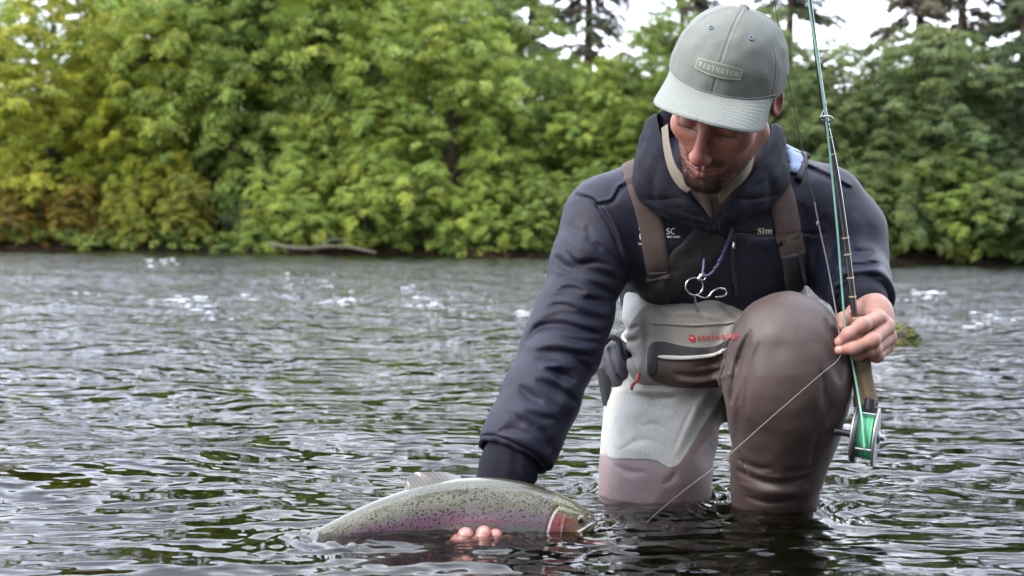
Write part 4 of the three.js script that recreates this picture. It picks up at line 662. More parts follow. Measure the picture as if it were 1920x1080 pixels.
const leftHand = hand([...leftF, leftThumb].map(finger), [[[1628, 562, 1.845, 0.029], [1636, 586, 1.795, 0.026]], [[1636, 586, 1.795, 0.022], [1646, 599, 1.765, 0.0125]], [[1640, 590, 1.795, 0.022], [1659, 615, 1.772, 0.0125]], [[1642, 595, 1.80, 0.022], [1662, 634, 1.782, 0.012]], [[1640, 605, 1.805, 0.02], [1655, 652, 1.79, 0.011]], [[1630, 584, 1.815, 0.022], [1604, 590, 1.793, 0.0125]], [[1640, 606, 1.795, 0.02], [1634, 650, 1.795, 0.016]], [[1632, 596, 1.80, 0.018], [1622, 640, 1.80, 0.014]]]);
const rightF = [
  [[884, 1085, 1.760, 0.0130], [866, 1058, 1.712, 0.0128], [865, 1026, 1.690, 0.0125], [873, 1004, 1.694, 0.0122]],
  [[912, 1080, 1.765, 0.0128], [903, 1056, 1.712, 0.0125], [901, 1022, 1.690, 0.0120], [907, 1000, 1.694, 0.0112]],
  [[938, 1075, 1.770, 0.0118], [930, 1052, 1.718, 0.0115], [925, 1026, 1.698, 0.0106], [929, 1004, 1.700, 0.0098]],
  [[960, 1066, 1.780, 0.0105], [952, 1056, 1.740, 0.0098], [946, 1042, 1.716, 0.0088], [946, 1030, 1.712, 0.0078]]];
const rightHand = hand([...rightF, [[930, 985, 1.83, 0.015], [900, 990, 1.83, 0.0125], [870, 985, 1.825, 0.0115], [850, 970, 1.82, 0.010]]].map(finger), [[[950, 880, 1.83, 0.031], [940, 960, 1.82, 0.027]], [[940, 960, 1.82, 0.024], [886, 1084, 1.768, 0.014]], [[940, 960, 1.82, 0.024], [912, 1080, 1.772, 0.014]], [[942, 960, 1.82, 0.024], [938, 1075, 1.776, 0.014]], [[944, 960, 1.82, 0.022], [958, 1066, 1.782, 0.013]]]);
const nailTint = (x, y, z) => {
  let t = [0.31, 0.15, 0.108]; const n = 1 + 0.09 * N3(x * 90, y * 90, z * 90);
  for (const f of [...leftF, leftThumb, ...rightF]) { const q = Q(...f[3].slice(0, 3)), r = f[3][3], e = Math.hypot(x - q[0], y - q[1], z - q[2]); const warm = sstep(r * 4.5, r * 1.2, e); t = [lerp(t[0], 0.36, warm * 0.4), lerp(t[1], 0.145, warm * 0.7), lerp(t[2], 0.12, warm * 0.7)]; }
  for (const f of [...leftF, leftThumb]) for (const k of [1, 2]) { const q = Q(...f[k].slice(0, 3)), e = Math.hypot(x - q[0], y - q[1], z - q[2]); const w = sstep(0.02, 0.008, e) * 0.35; t = [t[0], lerp(t[1], 0.20, w), lerp(t[2], 0.165, w)]; }
  return t.map((v) => v * n);
};
const bodyGeos = [
  meshOf(headSkin, ...bound([1240, 60, 1.80, 0.02], [1480, 400, 1.75, 0.02], [1350, 300, 2.12, 0.03], [1310, 320, 1.62, 0.02]), 0.0024, skinTone),
  meshOf(leftHand, ...bound([1560, 570, 1.78, 0.02], [1690, 690, 1.78, 0.02], [1630, 560, 1.88, 0.02], [1600, 640, 1.70, 0.01]), 0.0018, nailTint),
  meshOf(rightHand, ...bound([840, 870, 1.83, 0.03], [980, 1110, 1.76, 0.03], [900, 1010, 1.68, 0.01], [940, 940, 1.88, 0.01]), 0.0022, nailTint),
  // the rest of the body, inside the clothes
  meshOf(blend(0.04, (x, y, z) => torso(x, y, z) + 0.03, (x, y, z) => sleeveR(x, y, z) + 0.022, (x, y, z) => sleeveL(x, y, z) + 0.02, (x, y, z) => belly(x, y, z) + 0.03, (x, y, z) => legL(x, y, z) + 0.022, (x, y, z) => legR(x, y, z) + 0.03), ...bound([1040, 300, 2.0, 0.02], [890, 900, 1.84, 0.04], [1680, 600, 1.84, 0.03], [1340, 720, 2.35, 0.1], [1340, 300, 2.3, 0.02], [1450, 1040, 1.95, 0.05], [1470, 640, 1.70, 0.01]), 0.012, () => [0.47, 0.27, 0.2]),
];
const pores = dataTex(256, 256, (u, v, o) => { const x = Math.cos(u * 6.283), y = Math.sin(u * 6.283), n = 0.5 + 0.28 * N3(x * 12, y * 12, v * 76) + 0.25 * N3(x * 30, y * 30, v * 190 + 3); o[0] = o[1] = o[2] = 255 * clamp(n, 0, 1); }); pores.repeat.set(14, 14);
const skinMat = std({ vertexColors: true, bumpMap: pores, bumpScale: 0.0004, roughness: 0.52, sheen: 0.15, sheenColor: lin(0.8, 0.5, 0.4), specularIntensity: 0.8 });
part('body', mergeGeometries(bodyGeos), skinMat, angler);
// nails
{
  const nails = [];
  const nail = (f, surf, toEye) => { const [a, b] = [V(...Q(...f[2].slice(0, 3))), V(...Q(...f[3].slice(0, 3)))], r = f[3][3], ax = b.clone().sub(a).normalize(), up = toEye.clone().addScaledVector(ax, -toEye.dot(ax)).normalize(), s = V().crossVectors(ax, up), pos = [], idx = [], n = 8;
    for (let j = 0; j <= n; j++) for (let i = 0; i <= n; i++) { const u = i / n * 2 - 1, v = j / n * 2 - 1, k = Math.sqrt(1 - 0.35 * u * u * (v > 0 ? 1 : 0.5)); const p = b.clone().addScaledVector(ax, r * (0.02 + 0.78 * v * k)).addScaledVector(s, u * r * 0.70).addScaledVector(up, r * 0.9), q = snap(surf, [p.x, p.y, p.z], 6), g = grad(surf, ...q), h = 0.0007 * (1 - (u * u * v * v)); pos.push(q[0] + g[0] * h, q[1] + g[1] * h, q[2] + g[2] * h); }
    for (let j = 0; j < n; j++) for (let i = 0; i < n; i++) { const A = j * (n + 1) + i, B = A + n + 1; idx.push(A, A + 1, B, A + 1, B + 1, B); }
    return geom(pos, idx); };
  const nm = std({ color: lin(0.44, 0.20, 0.17), roughness: 0.35, side: THREE.DoubleSide });
  for (const f of [leftF[0], leftF[1]]) part('fingernail', nail(f, leftHand, V(-0.15, 0.25, 1)), nm, angler);
  for (const f of rightF.slice(0, 3)) part('fingernail', nail(f, rightHand, V(0.1, 0.35, 1)), nm, angler);
}
// beard and eyebrow hair
{
  const r = rng(404), pos = [], idx = [], hs = V(), g3 = V();
  const put = (a, b, c, len, w) => { const q = snap(faceF, [a, b, c], 6), g = grad(faceF, ...q), base = V(...q).applyMatrix4(headM), dir = V(g[0] * 0.55 + (r() - 0.5) * 0.7, g[1] * 0.4 - 0.75 + (r() - 0.5) * 0.5, g[2] * 0.5 + (r() - 0.5) * 0.5).normalize().transformDirection(headM), s = V(r() - 0.5, r() - 0.5, r() - 0.5).cross(dir).normalize(), t = V().crossVectors(s, dir), k = pos.length / 3; for (const v of [s.clone().multiplyScalar(w), s.clone().multiplyScalar(-0.5 * w).addScaledVector(t, 0.87 * w), s.clone().multiplyScalar(-0.5 * w).addScaledVector(t, -0.87 * w)]) pos.push(base.x + v.x, base.y + v.y, base.z + v.z); pos.push(base.x + dir.x * len, base.y + dir.y * len, base.z + dir.z * len); idx.push(k, k + 1, k + 3, k + 1, k + 2, k + 3, k + 2, k, k + 3); };
  let n = 0; while (n < 4600) { const a = (r() - 0.5) * 0.13, b = -0.045 - 0.095 * r(), c = 0.03 + 0.09 * r(), q = snap(faceF, [a, b, c], 3), h = beardAt(...q); if (r() < h * h && lips(...q) > 0.0015) { put(a, b, c, (0.0022 + 0.0035 * r()) * (0.5 + 0.5 * h), 0.00028); n++; } }
  part('beard', geom(pos, idx), std({ color: lin(0.028, 0.018, 0.013), roughness: 0.7 }), angler).userData.kind = 'stuff';
  const p0 = pos.splice(0), i0 = idx.splice(0);
  for (let i = 0; i < 420; i++) { const s = r() < 0.5 ? -1 : 1, t = r(); put(s * lerp(0.012, 0.052, t), 0.0175 + 0.006 * Math.sin(t * 2.6) + 0.004 * (r() - 0.5), 0.085 - 0.02 * t, 0.006, 0.00045); }
  part('eyebrow', geom(pos, idx), std({ color: lin(0.045, 0.03, 0.022), roughness: 0.7 }), angler).userData.kind = 'stuff';
}
// shirt: brown front and the khaki collar standing round the neck
const shirt = near(blend(0.02, chainP([[1345, 285, 1.98, 0.066], [1340, 350, 2.0, 0.064], [1337, 400, 2.0, 0.060]], 0.03)), folds([[[[1338, 372], [1336, 400], [1334, 430]], -0.003, 0.004]]));
part('shirt', meshOf(shirt, ...bound([1240, 240, 2.0, 0.02], [1440, 470, 1.95, 0.03], [1340, 380, 2.09, 0.02]), 0.0045), std({ color: lin(0.062, 0.045, 0.036), roughness: 0.85, map: clothTone, bumpMap: weave, bumpScale: 0.0004 }), angler);
function flap(inner, outer, thick, n = 30, m = 6) {
  const A = new THREE.CatmullRomCurve3(inner.map(([x, y, d]) => P(x, y, d))), B = new THREE.CatmullRomCurve3(outer.map(([x, y, d]) => P(x, y, d))), pos = [], idx = [];
  for (const o of [0, thick]) for (let i = 0; i <= n; i++) { const a = A.getPoint(i / n), b = B.getPoint(i / n); for (let j = 0; j <= m; j++) { const p = a.clone().lerp(b, j / m); pos.push(p.x, p.y, p.z + 0.012 * Math.sin(j / m * Math.PI) * 0.4 - o); } }
  const K = (n + 1) * (m + 1), id = (s, i, j) => s * K + i * (m + 1) + j, quad = (a, b, c, d) => idx.push(a, b, c, b, d, c);
  for (let i = 0; i < n; i++) for (let j = 0; j < m; j++) { quad(id(0, i, j), id(0, i, j + 1), id(0, i + 1, j), id(0, i + 1, j + 1)); quad(id(1, i, j), id(1, i + 1, j), id(1, i, j + 1), id(1, i + 1, j + 1)); }
  for (let i = 0; i < n; i++) { quad(id(0, i, 0), id(0, i + 1, 0), id(1, i, 0), id(1, i + 1, 0)); quad(id(0, i, m), id(1, i, m), id(0, i + 1, m), id(1, i + 1, m)); }
  for (let j = 0; j < m; j++) { quad(id(0, 0, j), id(1, 0, j), id(0, 0, j + 1), id(1, 0, j + 1)); quad(id(0, n, j), id(0, n, j + 1), id(1, n, j), id(1, n, j + 1)); }
  return geom(pos, idx);
}
const khaki = std({ color: lin(0.155, 0.135, 0.10), roughness: 0.85, map: clothTone, bumpMap: weave, bumpScale: 0.0004, side: THREE.DoubleSide });
part('shirt_collar', flap([[1252, 232, 1.92], [1256, 270, 1.885], [1268, 310, 1.86], [1290, 338, 1.85], [1302, 350, 1.85]], [[1240, 240, 1.94], [1245, 285, 1.905], [1256, 325, 1.875], [1274, 352, 1.86], [1288, 362, 1.855]], 0.0025), khaki, angler);
part('shirt_collar', flap([[1410, 268, 1.90], [1402, 302, 1.87], [1388, 322, 1.86], [1362, 344, 1.86], [1346, 366, 1.862]], [[1414, 300, 1.905], [1406, 324, 1.875], [1392, 342, 1.865], [1370, 362, 1.865], [1350, 384, 1.867]], 0.0025), khaki, angler);
part('shirt_placket', flap([[1306, 352, 1.872], [1322, 362, 1.868], [1333, 388, 1.872], [1336, 412, 1.885]], [[1292, 352, 1.88], [1306, 375, 1.88], [1318, 398, 1.882], [1330, 418, 1.888]], 0.0025), std({ color: lin(0.085, 0.06, 0.045), roughness: 0.85, side: THREE.DoubleSide }), angler);

// cap
const cap = new THREE.Group(); cap.name = 'cap'; cap.applyMatrix4(capM); angler.add(cap);
const capTex = dataTex(256, 256, (u, v, o) => { const d = Math.sin((u + v) * 2 * Math.PI * 48), n = 0.62 + 0.12 * d + 0.16 * N3(Math.cos(u * 6.283) * 8, Math.sin(u * 6.283) * 8, v * 50) ; o[0] = o[1] = o[2] = 255 * clamp(n, 0, 1); });
capTex.repeat.set(9, 9);
const capTone = dataTex(256, 256, (u, v, o) => { const x = Math.cos(u * 6.283), y = Math.sin(u * 6.283), n = 0.86 + 0.10 * N3(x * 7, y * 7, v * 44) + 0.09 * N3(x * 22, y * 22, v * 130 + 3) + 0.05 * Math.sin((u + v) * 2 * Math.PI * 60); o[0] = 255 * n; o[1] = 255 * n; o[2] = 255 * n; }, false);
capTone.repeat.set(7, 7);
const capMat = std({ color: lin(0.168, 0.180, 0.160), map: capTone, roughness: 0.9, bumpMap: capTex, bumpScale: 0.0006, side: THREE.DoubleSide });
const seamMat = std({ color: lin(0.12, 0.135, 0.125), roughness: 0.9 });
const CAPC = [0, 0.050, -0.008];
const capPoint = (th, ph, off = 0, flat = 0) => { // th: round from the front, ph: 0 at the rim to 90 degrees at the button
  const front = Math.cos(th), R0 = 0.0895, R1 = front > 0 ? 0.114 : 0.108, c = Math.cos(ph), s = Math.sin(ph), cr = Math.pow(c, 0.80), H = 0.104 + 0.006 * front;
  let gro = 0; const dist = (a) => Math.abs(((th - a + Math.PI * 9) % (2 * Math.PI)) - Math.PI) * R0 * cr;
  for (const a of [0, 1, 2, 3, 4, 5]) { const d = dist(a * Math.PI / 3); gro -= 0.0009 * Math.exp(-((d / 0.0013) ** 2)); gro += 0.0004 * (Math.exp(-(((d - 0.0048) / 0.0022) ** 2))) - 0.0006 * Math.exp(-(((d - 0.0062) / 0.0008) ** 2)); }
  if (flat) gro = 0;
  gro += 0.0012 * N3(Math.sin(th) * 2.4, Math.cos(th) * 2.4, ph * 2.5) * c;
  const y = CAPC[1] + H * Math.pow(s, 0.92) + 0.018 * Math.max(0, front) * c * c * 0.4 - 0.010 * (1 - front) * 0.5 * c;
  const x = Math.sin(th) * (R0 + gro + off) * cr, z = Math.cos(th) * (R1 + gro + off) * cr - 0.008;
  return [x, y + (gro + off) * s, z];
};
{
  const pos = [], idx = [], uv = [], NT = 288, NP = 72;
  for (let j = 0; j <= NP; j++) for (let i = 0; i <= NT; i++) { const p = capPoint(i / NT * 2 * Math.PI, j / NP * Math.PI / 2 * 0.999); pos.push(...p); uv.push(i / NT * 0.6, j / NP * 0.15); }
  for (let j = 0; j < NP; j++) for (let i = 0; i < NT; i++) { const a = j * (NT + 1) + i, b = a + NT + 1; idx.push(a, a + 1, b, a + 1, b + 1, b); }
  part('crown_panels', geom(pos, idx, null, uv), capMat, cap);
  // brim
  const bp = [], bi = [], bu = [], NS = 120, NL = 64, SP = 1.13;
  const brimAt = (s, t, side) => { const th = s * SP, r = capPoint(th, 0.02), L = 0.074 * Math.pow(Math.max(0, 1 - Math.abs(s) ** 2.6), 0.62); const dir = [Math.sin(th) * 0.42, -0.03, Math.cos(th) * 0.35 + 0.75], l = Math.hypot(...dir); const k = t * L / l; const rows = 0.0003 * Math.cos(t * L / 0.0068 * 2 * Math.PI) * sstep(0.08, 0.16, t) * sstep(0.97, 0.9, t); const edge = 0.0026 * Math.sqrt(Math.max(0, 1 - Math.max(0, (t - 0.95) / 0.05) ** 2)); return [r[0] * (1 - 0.03 * t) + dir[0] * k, r[1] + dir[1] * k - 0.034 * t * s * s - 0.006 * t * t + side * edge + (side > 0 ? rows : 0), r[2] + dir[2] * k]; };
  for (const side of [1, -1]) { const o = bp.length / 3; for (let i = 0; i <= NS; i++) for (let j = 0; j <= NL; j++) { const s = i / NS * 2 - 1, p = brimAt(s, j / NL, side); bp.push(...p); bu.push(p[0], p[2]); } for (let i = 0; i < NS; i++) for (let j = 0; j < NL; j++) { const a = o + i * (NL + 1) + j, b = a + NL + 1; if (side > 0) bi.push(a, a + 1, b, b, a + 1, b + 1); else bi.push(a, b, a + 1, b, b + 1, a + 1); } }
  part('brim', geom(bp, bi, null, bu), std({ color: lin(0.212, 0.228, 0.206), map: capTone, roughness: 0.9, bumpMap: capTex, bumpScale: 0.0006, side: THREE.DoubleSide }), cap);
  const rim = []; for (let i = 0; i <= 60; i++) rim.push(V(...capPoint((i / 60 - 0.5) * 2 * SP * 1.02, 0.045, 0.0005)));
  part('brim_seam', tube(rim, 0.0016, 0.0016, 90, 6), seamMat, cap);
  const bt = new THREE.SphereGeometry(0.0085, 20, 12).scale(1, 0.5, 1).translate(...capPoint(0, Math.PI / 2 * 0.999)); part('button', bt, capMat, cap);
  for (const a of [-0.52, 0.52]) { const p = capPoint(a, 0.92, 0.0006), n = V(Math.sin(a) * 0.5, 0.82, Math.cos(a) * 0.4).normalize(), g = new THREE.TorusGeometry(0.0030, 0.0012, 8, 18); g.applyQuaternion(new THREE.Quaternion().setFromUnitVectors(V(0, 0, 1), n)).translate(...p); part('eyelet', g, std({ color: lin(0.10, 0.16, 0.20), roughness: 0.8 }), cap); }
  // badge
  const patch = [], pi = [], pu = [], n = 40, m = 12; for (let j = 0; j <= m; j++) for (let i = 0; i <= n; i++) { const u = i / n, v = j / m; patch.push(...capPoint((u - 0.5) * 0.84, 0.24 + v * 0.25, 0.0022, 1)); pu.push(u, v); }
  for (let j = 0; j < m; j++) for (let i = 0; i < n; i++) { const a = j * (n + 1) + i, b = a + n + 1; pi.push(a, a + 1, b, a + 1, b + 1, b); }
  part('badge', geom(patch, pi, null, pu), printMat(640, 200, (g, w, h) => {
    const path = () => { g.beginPath(); g.moveTo(16, 52); g.quadraticCurveTo(w / 2, 6, w - 16, 52); g.lineTo(w - 22, h - 44); g.quadraticCurveTo(w / 2, h - 10, 22, h - 44); g.closePath(); };
    g.fillStyle = '#676c63'; path(); g.fill(); g.strokeStyle = '#93958a'; g.lineWidth = 11; path(); g.stroke();
    g.fillStyle = '#96988c'; g.font = 'bold 78px sans-serif'; g.textBaseline = 'middle'; g.textAlign = 'center'; [...'REDINGTON'].forEach((ch, i) => g.fillText(ch, 76 + i * 61, h * 0.50 + Math.abs(i - 4) * 1.5));
  }), cap);
}
// ---------------------------------------------------------------- fly rod with its reel
const rod = thing('fishing_rod', 'dark fly rod with cork grip and metal reel held upright in the bare left hand', 'fishing rod');
{
  const butt = P(1628, 790, 1.762), gripTop = P(1604, 606, 1.764), U = gripTop.clone().sub(butt).normalize();
  const way = [P(1606, 622, 1.764), P(1586, 450, 1.762), P(1567, 320, 1.757), P(1547, 215, 1.752), P(1518, 0, 1.74), P(1478, -330, 1.72), P(1420, -900, 1.69), P(1350, -1700, 1.66)];
  const gloss = std({ color: lin(0.022, 0.018, 0.016), roughness: 0.18, clearcoat: 1, clearcoatRoughness: 0.06 });
  part('blank', tube(way, 0.0052, 0.0016, 120, 10), gloss, rod);
  const cork = dataTex(128, 128, (u, v, o) => { const n = N2(u * 40, v * 14) * 0.5 + N2(u * 90 + 7, v * 40) * 0.4, pit = N2(u * 50 + 20, v * 50) > 0.62 ? 0.45 : 1, g = (0.82 + 0.22 * n) * pit; o[0] = 172 * g; o[1] = 150 * g; o[2] = 112 * g; }, true); cork.repeat.set(14, 14);
  const prof = [[0.0070, 0.018], [0.0150, 0.020], [0.0185, 0.026], [0.0186, 0.032], [0.0160, 0.050], [0.0150, 0.075], [0.0152, 0.105], [0.0150, 0.125], [0.0128, 0.145], [0.0095, 0.156], [0.0060, 0.158]].map(([a, b]) => new THREE.Vector2(a, b));
  const g = new THREE.LatheGeometry(new THREE.SplineCurve(prof).getPoints(40), 32); const q = new THREE.Quaternion().setFromUnitVectors(V(0, 1, 0), U);
  { const uv = g.attributes.uv; for (let i = 0; i < uv.count; i++) uv.setXY(i, uv.getX(i) * 0.1, uv.getY(i) * 0.16); }
  part('cork_grip', g.applyQuaternion(q).translate(...A3(butt)), std({ color: lin(0.48, 0.48, 0.46), map: cork, roughness: 0.9, bumpMap: cork, bumpScale: 0.001 }), rod);
  const seatMetal = std({ color: lin(0.30, 0.30, 0.32), metalness: 1, roughness: 0.3 });
  part('reel_seat', new THREE.LatheGeometry([[0.001, -0.016], [0.010, -0.016], [0.0112, -0.012], [0.0112, 0.004], [0.0098, 0.006], [0.0098, 0.020], [0.001, 0.021]].map(([a, b]) => new THREE.Vector2(a, b)), 28).applyQuaternion(q).translate(...A3(butt)), seatMetal, rod);
  // reel: two plates, spool with line, pillars, foot, handle and knob; its axle runs across
  const reel = new THREE.Group(); reel.name = 'reel'; rod.add(reel);
  const C = P(1623, 817, 1.745); reel.position.copy(C);
  reel.quaternion.setFromEuler(new THREE.Euler(0.05, -0.40, -0.06));
  const alu = std({ color: lin(0.33, 0.33, 0.34), metalness: 0.9, roughness: 0.38 }), dark = std({ color: lin(0.06, 0.06, 0.065), metalness: 0.7, roughness: 0.4 });
  const disc = (r, w, x, hole = 0) => { const pts = hole ? [[hole, -w], [r - 0.001, -w], [r, -w + 0.001], [r, w - 0.001], [r - 0.001, w], [hole, w], [hole, -w]] : [[0.0005, -w], [r - 0.0012, -w], [r, -w + 0.0012], [r, w - 0.0012], [r - 0.0012, w], [r * 0.5, w + 0.0006], [0.0005, w + 0.0008]]; return new THREE.LatheGeometry(pts.map(([a, b]) => new THREE.Vector2(a, b)), 56).rotateZ(-Math.PI / 2).translate(x, 0, 0); };
  part('side_plate', disc(0.0440, 0.0022, 0.0150), alu, reel);
  part('side_plate', disc(0.0425, 0.0020, -0.0170), alu, reel);
  part('rim', disc(0.0430, 0.0030, -0.0130, 0.038), dark, reel);
  const lineTex = dataTex(16, 128, (u, v, o) => { const n = 0.75 + 0.25 * Math.sin(u * 2 * Math.PI * 1); o[0] = 255 * n; o[1] = 255 * n; o[2] = 255 * n; }, true);
  const wraps = []; for (let k = 0; k < 13; k++) wraps.push(new THREE.TorusGeometry(0.0335 + 0.0006 * Math.sin(k * 2.3), 0.00105, 8, 64).rotateY(Math.PI / 2).translate(-0.0105 + k * 0.00172, 0, 0));
  part('wound_line', mergeGeometries([...wraps.map((w) => w.toNonIndexed()), new THREE.CylinderGeometry(0.0333, 0.0333, 0.022, 48).rotateZ(Math.PI / 2).translate(0, 0, 0).toNonIndexed()]), std({ color: lin(0.08, 0.36, 0.19), roughness: 0.45 }), reel);
  for (const a of [0.4, 1.9, 3.6, 4.6, 5.4]) part('pillar', new THREE.CylinderGeometry(0.002, 0.002, 0.030, 10).rotateZ(Math.PI / 2).translate(-0.001, Math.cos(a) * 0.040, Math.sin(a) * 0.040), alu, reel);
  part('reel_foot', mergeGeometries([new THREE.BoxGeometry(0.026, 0.010, 0.012).translate(0, 0.041, 0), new THREE.CylinderGeometry(0.0075, 0.009, 0.016, 16).translate(0.001, 0.050, 0)]), dark, reel);
  part('handle', mergeGeometries([new THREE.LatheGeometry([[0.0005, 0], [0.0055, 0], [0.0062, 0.002], [0.0050, 0.008], [0.0060, 0.018], [0.0068, 0.024], [0.0060, 0.0262], [0.0005, 0.027]].map(([a, b]) => new THREE.Vector2(a, b)), 20).rotateZ(Math.PI / 2).translate(-0.0195, 0.002, 0.012)]), std({ color: lin(0.012, 0.012, 0.013), roughness: 0.25 }), reel);
  part('drag_knob', new THREE.LatheGeometry([[0.0005, 0], [0.0095, 0], [0.0095, 0.003], [0.004, 0.004], [0.0042, 0.009], [0.0005, 0.010]].map(([a, b]) => new THREE.Vector2(a, b)), 20).rotateZ(-Math.PI / 2).translate(0.0175, 0, 0), alu, reel);
  part('foot_wire', tube([P(1631, 790, 1.748), P(1636, 778, 1.745), P(1636, 762, 1.75), P(1634, 752, 1.752)], 0.0022, 0.0022, 8, 8), dark, rod);
  // guides: wire rings that stand off the blank
  const guide = (px, py, d, r) => { const o = P(px, py, d), g1 = new THREE.TorusGeometry(r, r * 0.16, 10, 28).rotateX(Math.PI / 2 - 0.35).rotateZ(-0.12).translate(o.x, o.y, o.z); return part('line_guide', mergeGeometries([g1, tube([o.clone().add(V(-r, 0, 0)), o.clone().add(V(-r * 0.4, 0.012, -0.004)), o.clone().add(V(0.002, 0.026, -0.006))], 0.0008, 0.0008, 6, 5), tube([o.clone().add(V(r, 0, 0)), o.clone().add(V(r * 0.7, -0.012, -0.004)), o.clone().add(V(0.0045, -0.03, -0.006))], 0.0008, 0.0008, 6, 5)]), steel, rod); };
  guide(1549, 223, 1.745, 0.0092); guide(1490, -230, 1.715, 0.006); guide(1441, -690, 1.69, 0.005);
  const thread = std({ color: lin(0.42, 0.33, 0.20), roughness: 0.4 });
  const at = new THREE.CatmullRomCurve3(way); // fine winding bands
  for (const t of [0.012, 0.030, 0.046, 0.066, 0.080, 0.1515, 0.166]) { const p = at.getPointAt(t), tg = at.getTangentAt(t); part('winding', new THREE.CylinderGeometry(0.0058 - t * 0.004, 0.0058 - t * 0.004, 0.0022, 16).applyQuaternion(new THREE.Quaternion().setFromUnitVectors(V(0, 1, 0), tg)).translate(p.x, p.y, p.z), thread, rod); }
}
const mint = std({ color: lin(0.17, 0.38, 0.30), roughness: 0.4 });
const flyLine = thing('fly_line', 'mint green fly line running from the reel up along the rod', 'fishing line');
part('strand', tube([P(1621, 840, 1.706), P(1618, 800, 1.712), P(1610, 745, 1.735), P(1598, 680, 1.746), P(1591, 650, 1.748), P(1585, 615, 1.752), P(1579, 545, 1.752), P(1569, 420, 1.748), P(1549, 228, 1.742), P(1531, 100, 1.737), P(1516, 0, 1.733), P(1488, -232, 1.713), P(1440, -690, 1.689), P(1351, -1690, 1.658)], 0.0016, 0.0015, 150, 8), mint, flyLine);
const leader = thing('leader_line', 'pale thin leader pinched in the fingers and slanting down into the water', 'fishing line');
const pale = std({ color: lin(0.17, 0.165, 0.16), roughness: 0.4 }), darkLine = std({ color: lin(0.03, 0.03, 0.032), roughness: 0.4 });
part('lower_strand', tube([P(1578, 662, 1.733), P(1570, 676, 1.715), P(1540, 701, 1.69), P(1440, 788, 1.675), P(1340, 876, 1.68), P(1290, 914, 1.70), P(1225, 968, 1.77), P(1195, 1000, 1.82)], 0.0006, 0.0005, 50, 6), pale, leader);
part('upper_strand', tube([P(1576, 640, 1.738), P(1566, 575, 1.742), P(1552, 498, 1.745), P(1536, 425, 1.745), P(1527, 378, 1.745)], 0.0012, 0.0009, 30, 6), pale, leader);
part('knot', new THREE.SphereGeometry(0.0024, 10, 8).scale(1, 1.5, 1).translate(...Q(1533, 419, 1.744)), pale, leader);
part('tip_strand', tube([P(1528, 376, 1.745), P(1522, 360, 1.745), P(1508, 300, 1.745), P(1492, 220, 1.742), P(1474, 130, 1.738), P(1452, 0, 1.73), P(1412, -300, 1.71), P(1350, -1690, 1.66)], 0.0008, 0.0007, 60, 6), darkLine, leader);

// forceps on a cord
const forceps = thing('forceps', 'steel forceps with two finger loops hanging on a cord below the chest zip', 'forceps');
part('finger_ring', new THREE.TorusGeometry(0.0144, 0.0015, 10, 40).scale(1.08, 1, 1).rotateY(0.25).translate(...Q(1302, 537, 1.93)), steel, forceps);
part('finger_loop', tube([P(1306, 553, 1.93), P(1318, 558, 1.93), P(1328, 556, 1.93), P(1337, 546, 1.93), P(1349, 540, 1.93), P(1360, 543, 1.93), P(1362, 551, 1.93), P(1352, 556, 1.93), P(1342, 557, 1.932)], 0.0015, 0.0015, 50, 8), steel, forceps);
part('shank', tube([P(1302, 552, 1.93), P(1304, 565, 1.94), P(1308, 585, 1.965)], 0.0016, 0.0018, 8, 8), steel, forceps);
part('swivel', mergeGeometries([new THREE.TorusGeometry(0.0055, 0.0013, 8, 20).translate(...Q(1317, 519, 1.928)), tube([P(1308, 524, 1.929), P(1314, 518, 1.928), P(1320, 512, 1.928)], 0.0028, 0.0022, 8, 8)]), steel, forceps);
const cord = thing('lanyard', 'thin blue and purple cord holding the forceps below the collar', 'cord');
part('cord', tube([P(1377, 416, 1.905), P(1368, 445, 1.925), P(1356, 475, 1.925), P(1342, 503, 1.925), P(1328, 516, 1.926), P(1318, 517, 1.927)], 0.0023, 0.0023, 40, 8), std({ color: lin(0.06, 0.06, 0.13), roughness: 0.7 }), cord);
part('cord', tube([P(1320, 486, 1.945), P(1319, 500, 1.93), P(1317, 514, 1.927)], 0.0018, 0.0018, 10, 8), std({ color: lin(0.10, 0.12, 0.22), roughness: 0.7 }), cord);
for (const t of [[1371, 437], [1364, 455], [1357, 472], [1349, 488], [1341, 503]]) part('bead', new THREE.SphereGeometry(0.0029, 10, 8).scale(1, 1.6, 1).rotateZ(-0.45).translate(...Q(t[0], t[1], 1.924)), std({ color: lin(0.05, 0.03, 0.10), roughness: 0.5 }), cord);

// pack worn behind the hip
const pack = thing('hip_pack', 'dark navy hip pack with hanging strap behind the anglers right hip', 'bag');
const packF = near(blend(0.012, ell(P(1165, 690, 2.13), [0.036, 0.052, 0.06], [0, 0, 0.35]), ell(P(1150, 665, 2.15), [0.024, 0.036, 0.05]), ell(P(1185, 725, 2.13), [0.032, 0.026, 0.05])), folds([[[[1142, 640], [1150, 680], [1180, 740]], -0.005, 0.004], [[[1155, 700], [1175, 715], [1200, 715]], -0.004, 0.004], [[[1132, 660], [1140, 700], [1150, 740]], -0.004, 0.004]]), rumple(0.0012, 25, 1, 1, 1, 3));
part('bag', meshOf(packF, ...bound([1090, 590, 2.13, 0.06], [1240, 790, 2.13, 0.06]), 0.0035), std({ color: lin(0.05, 0.052, 0.066), roughness: 0.7, bumpMap: weave, bumpScale: 0.0004 }), pack);
part('top_flap', tube([P(1128, 648, 2.10), P(1146, 632, 2.09), P(1160, 640, 2.085), P(1166, 670, 2.08), P(1185, 700, 2.075), P(1200, 712, 2.075)], 0.006, 0.005, 30, 8), std({ color: lin(0.035, 0.036, 0.045), roughness: 0.7 }), pack);
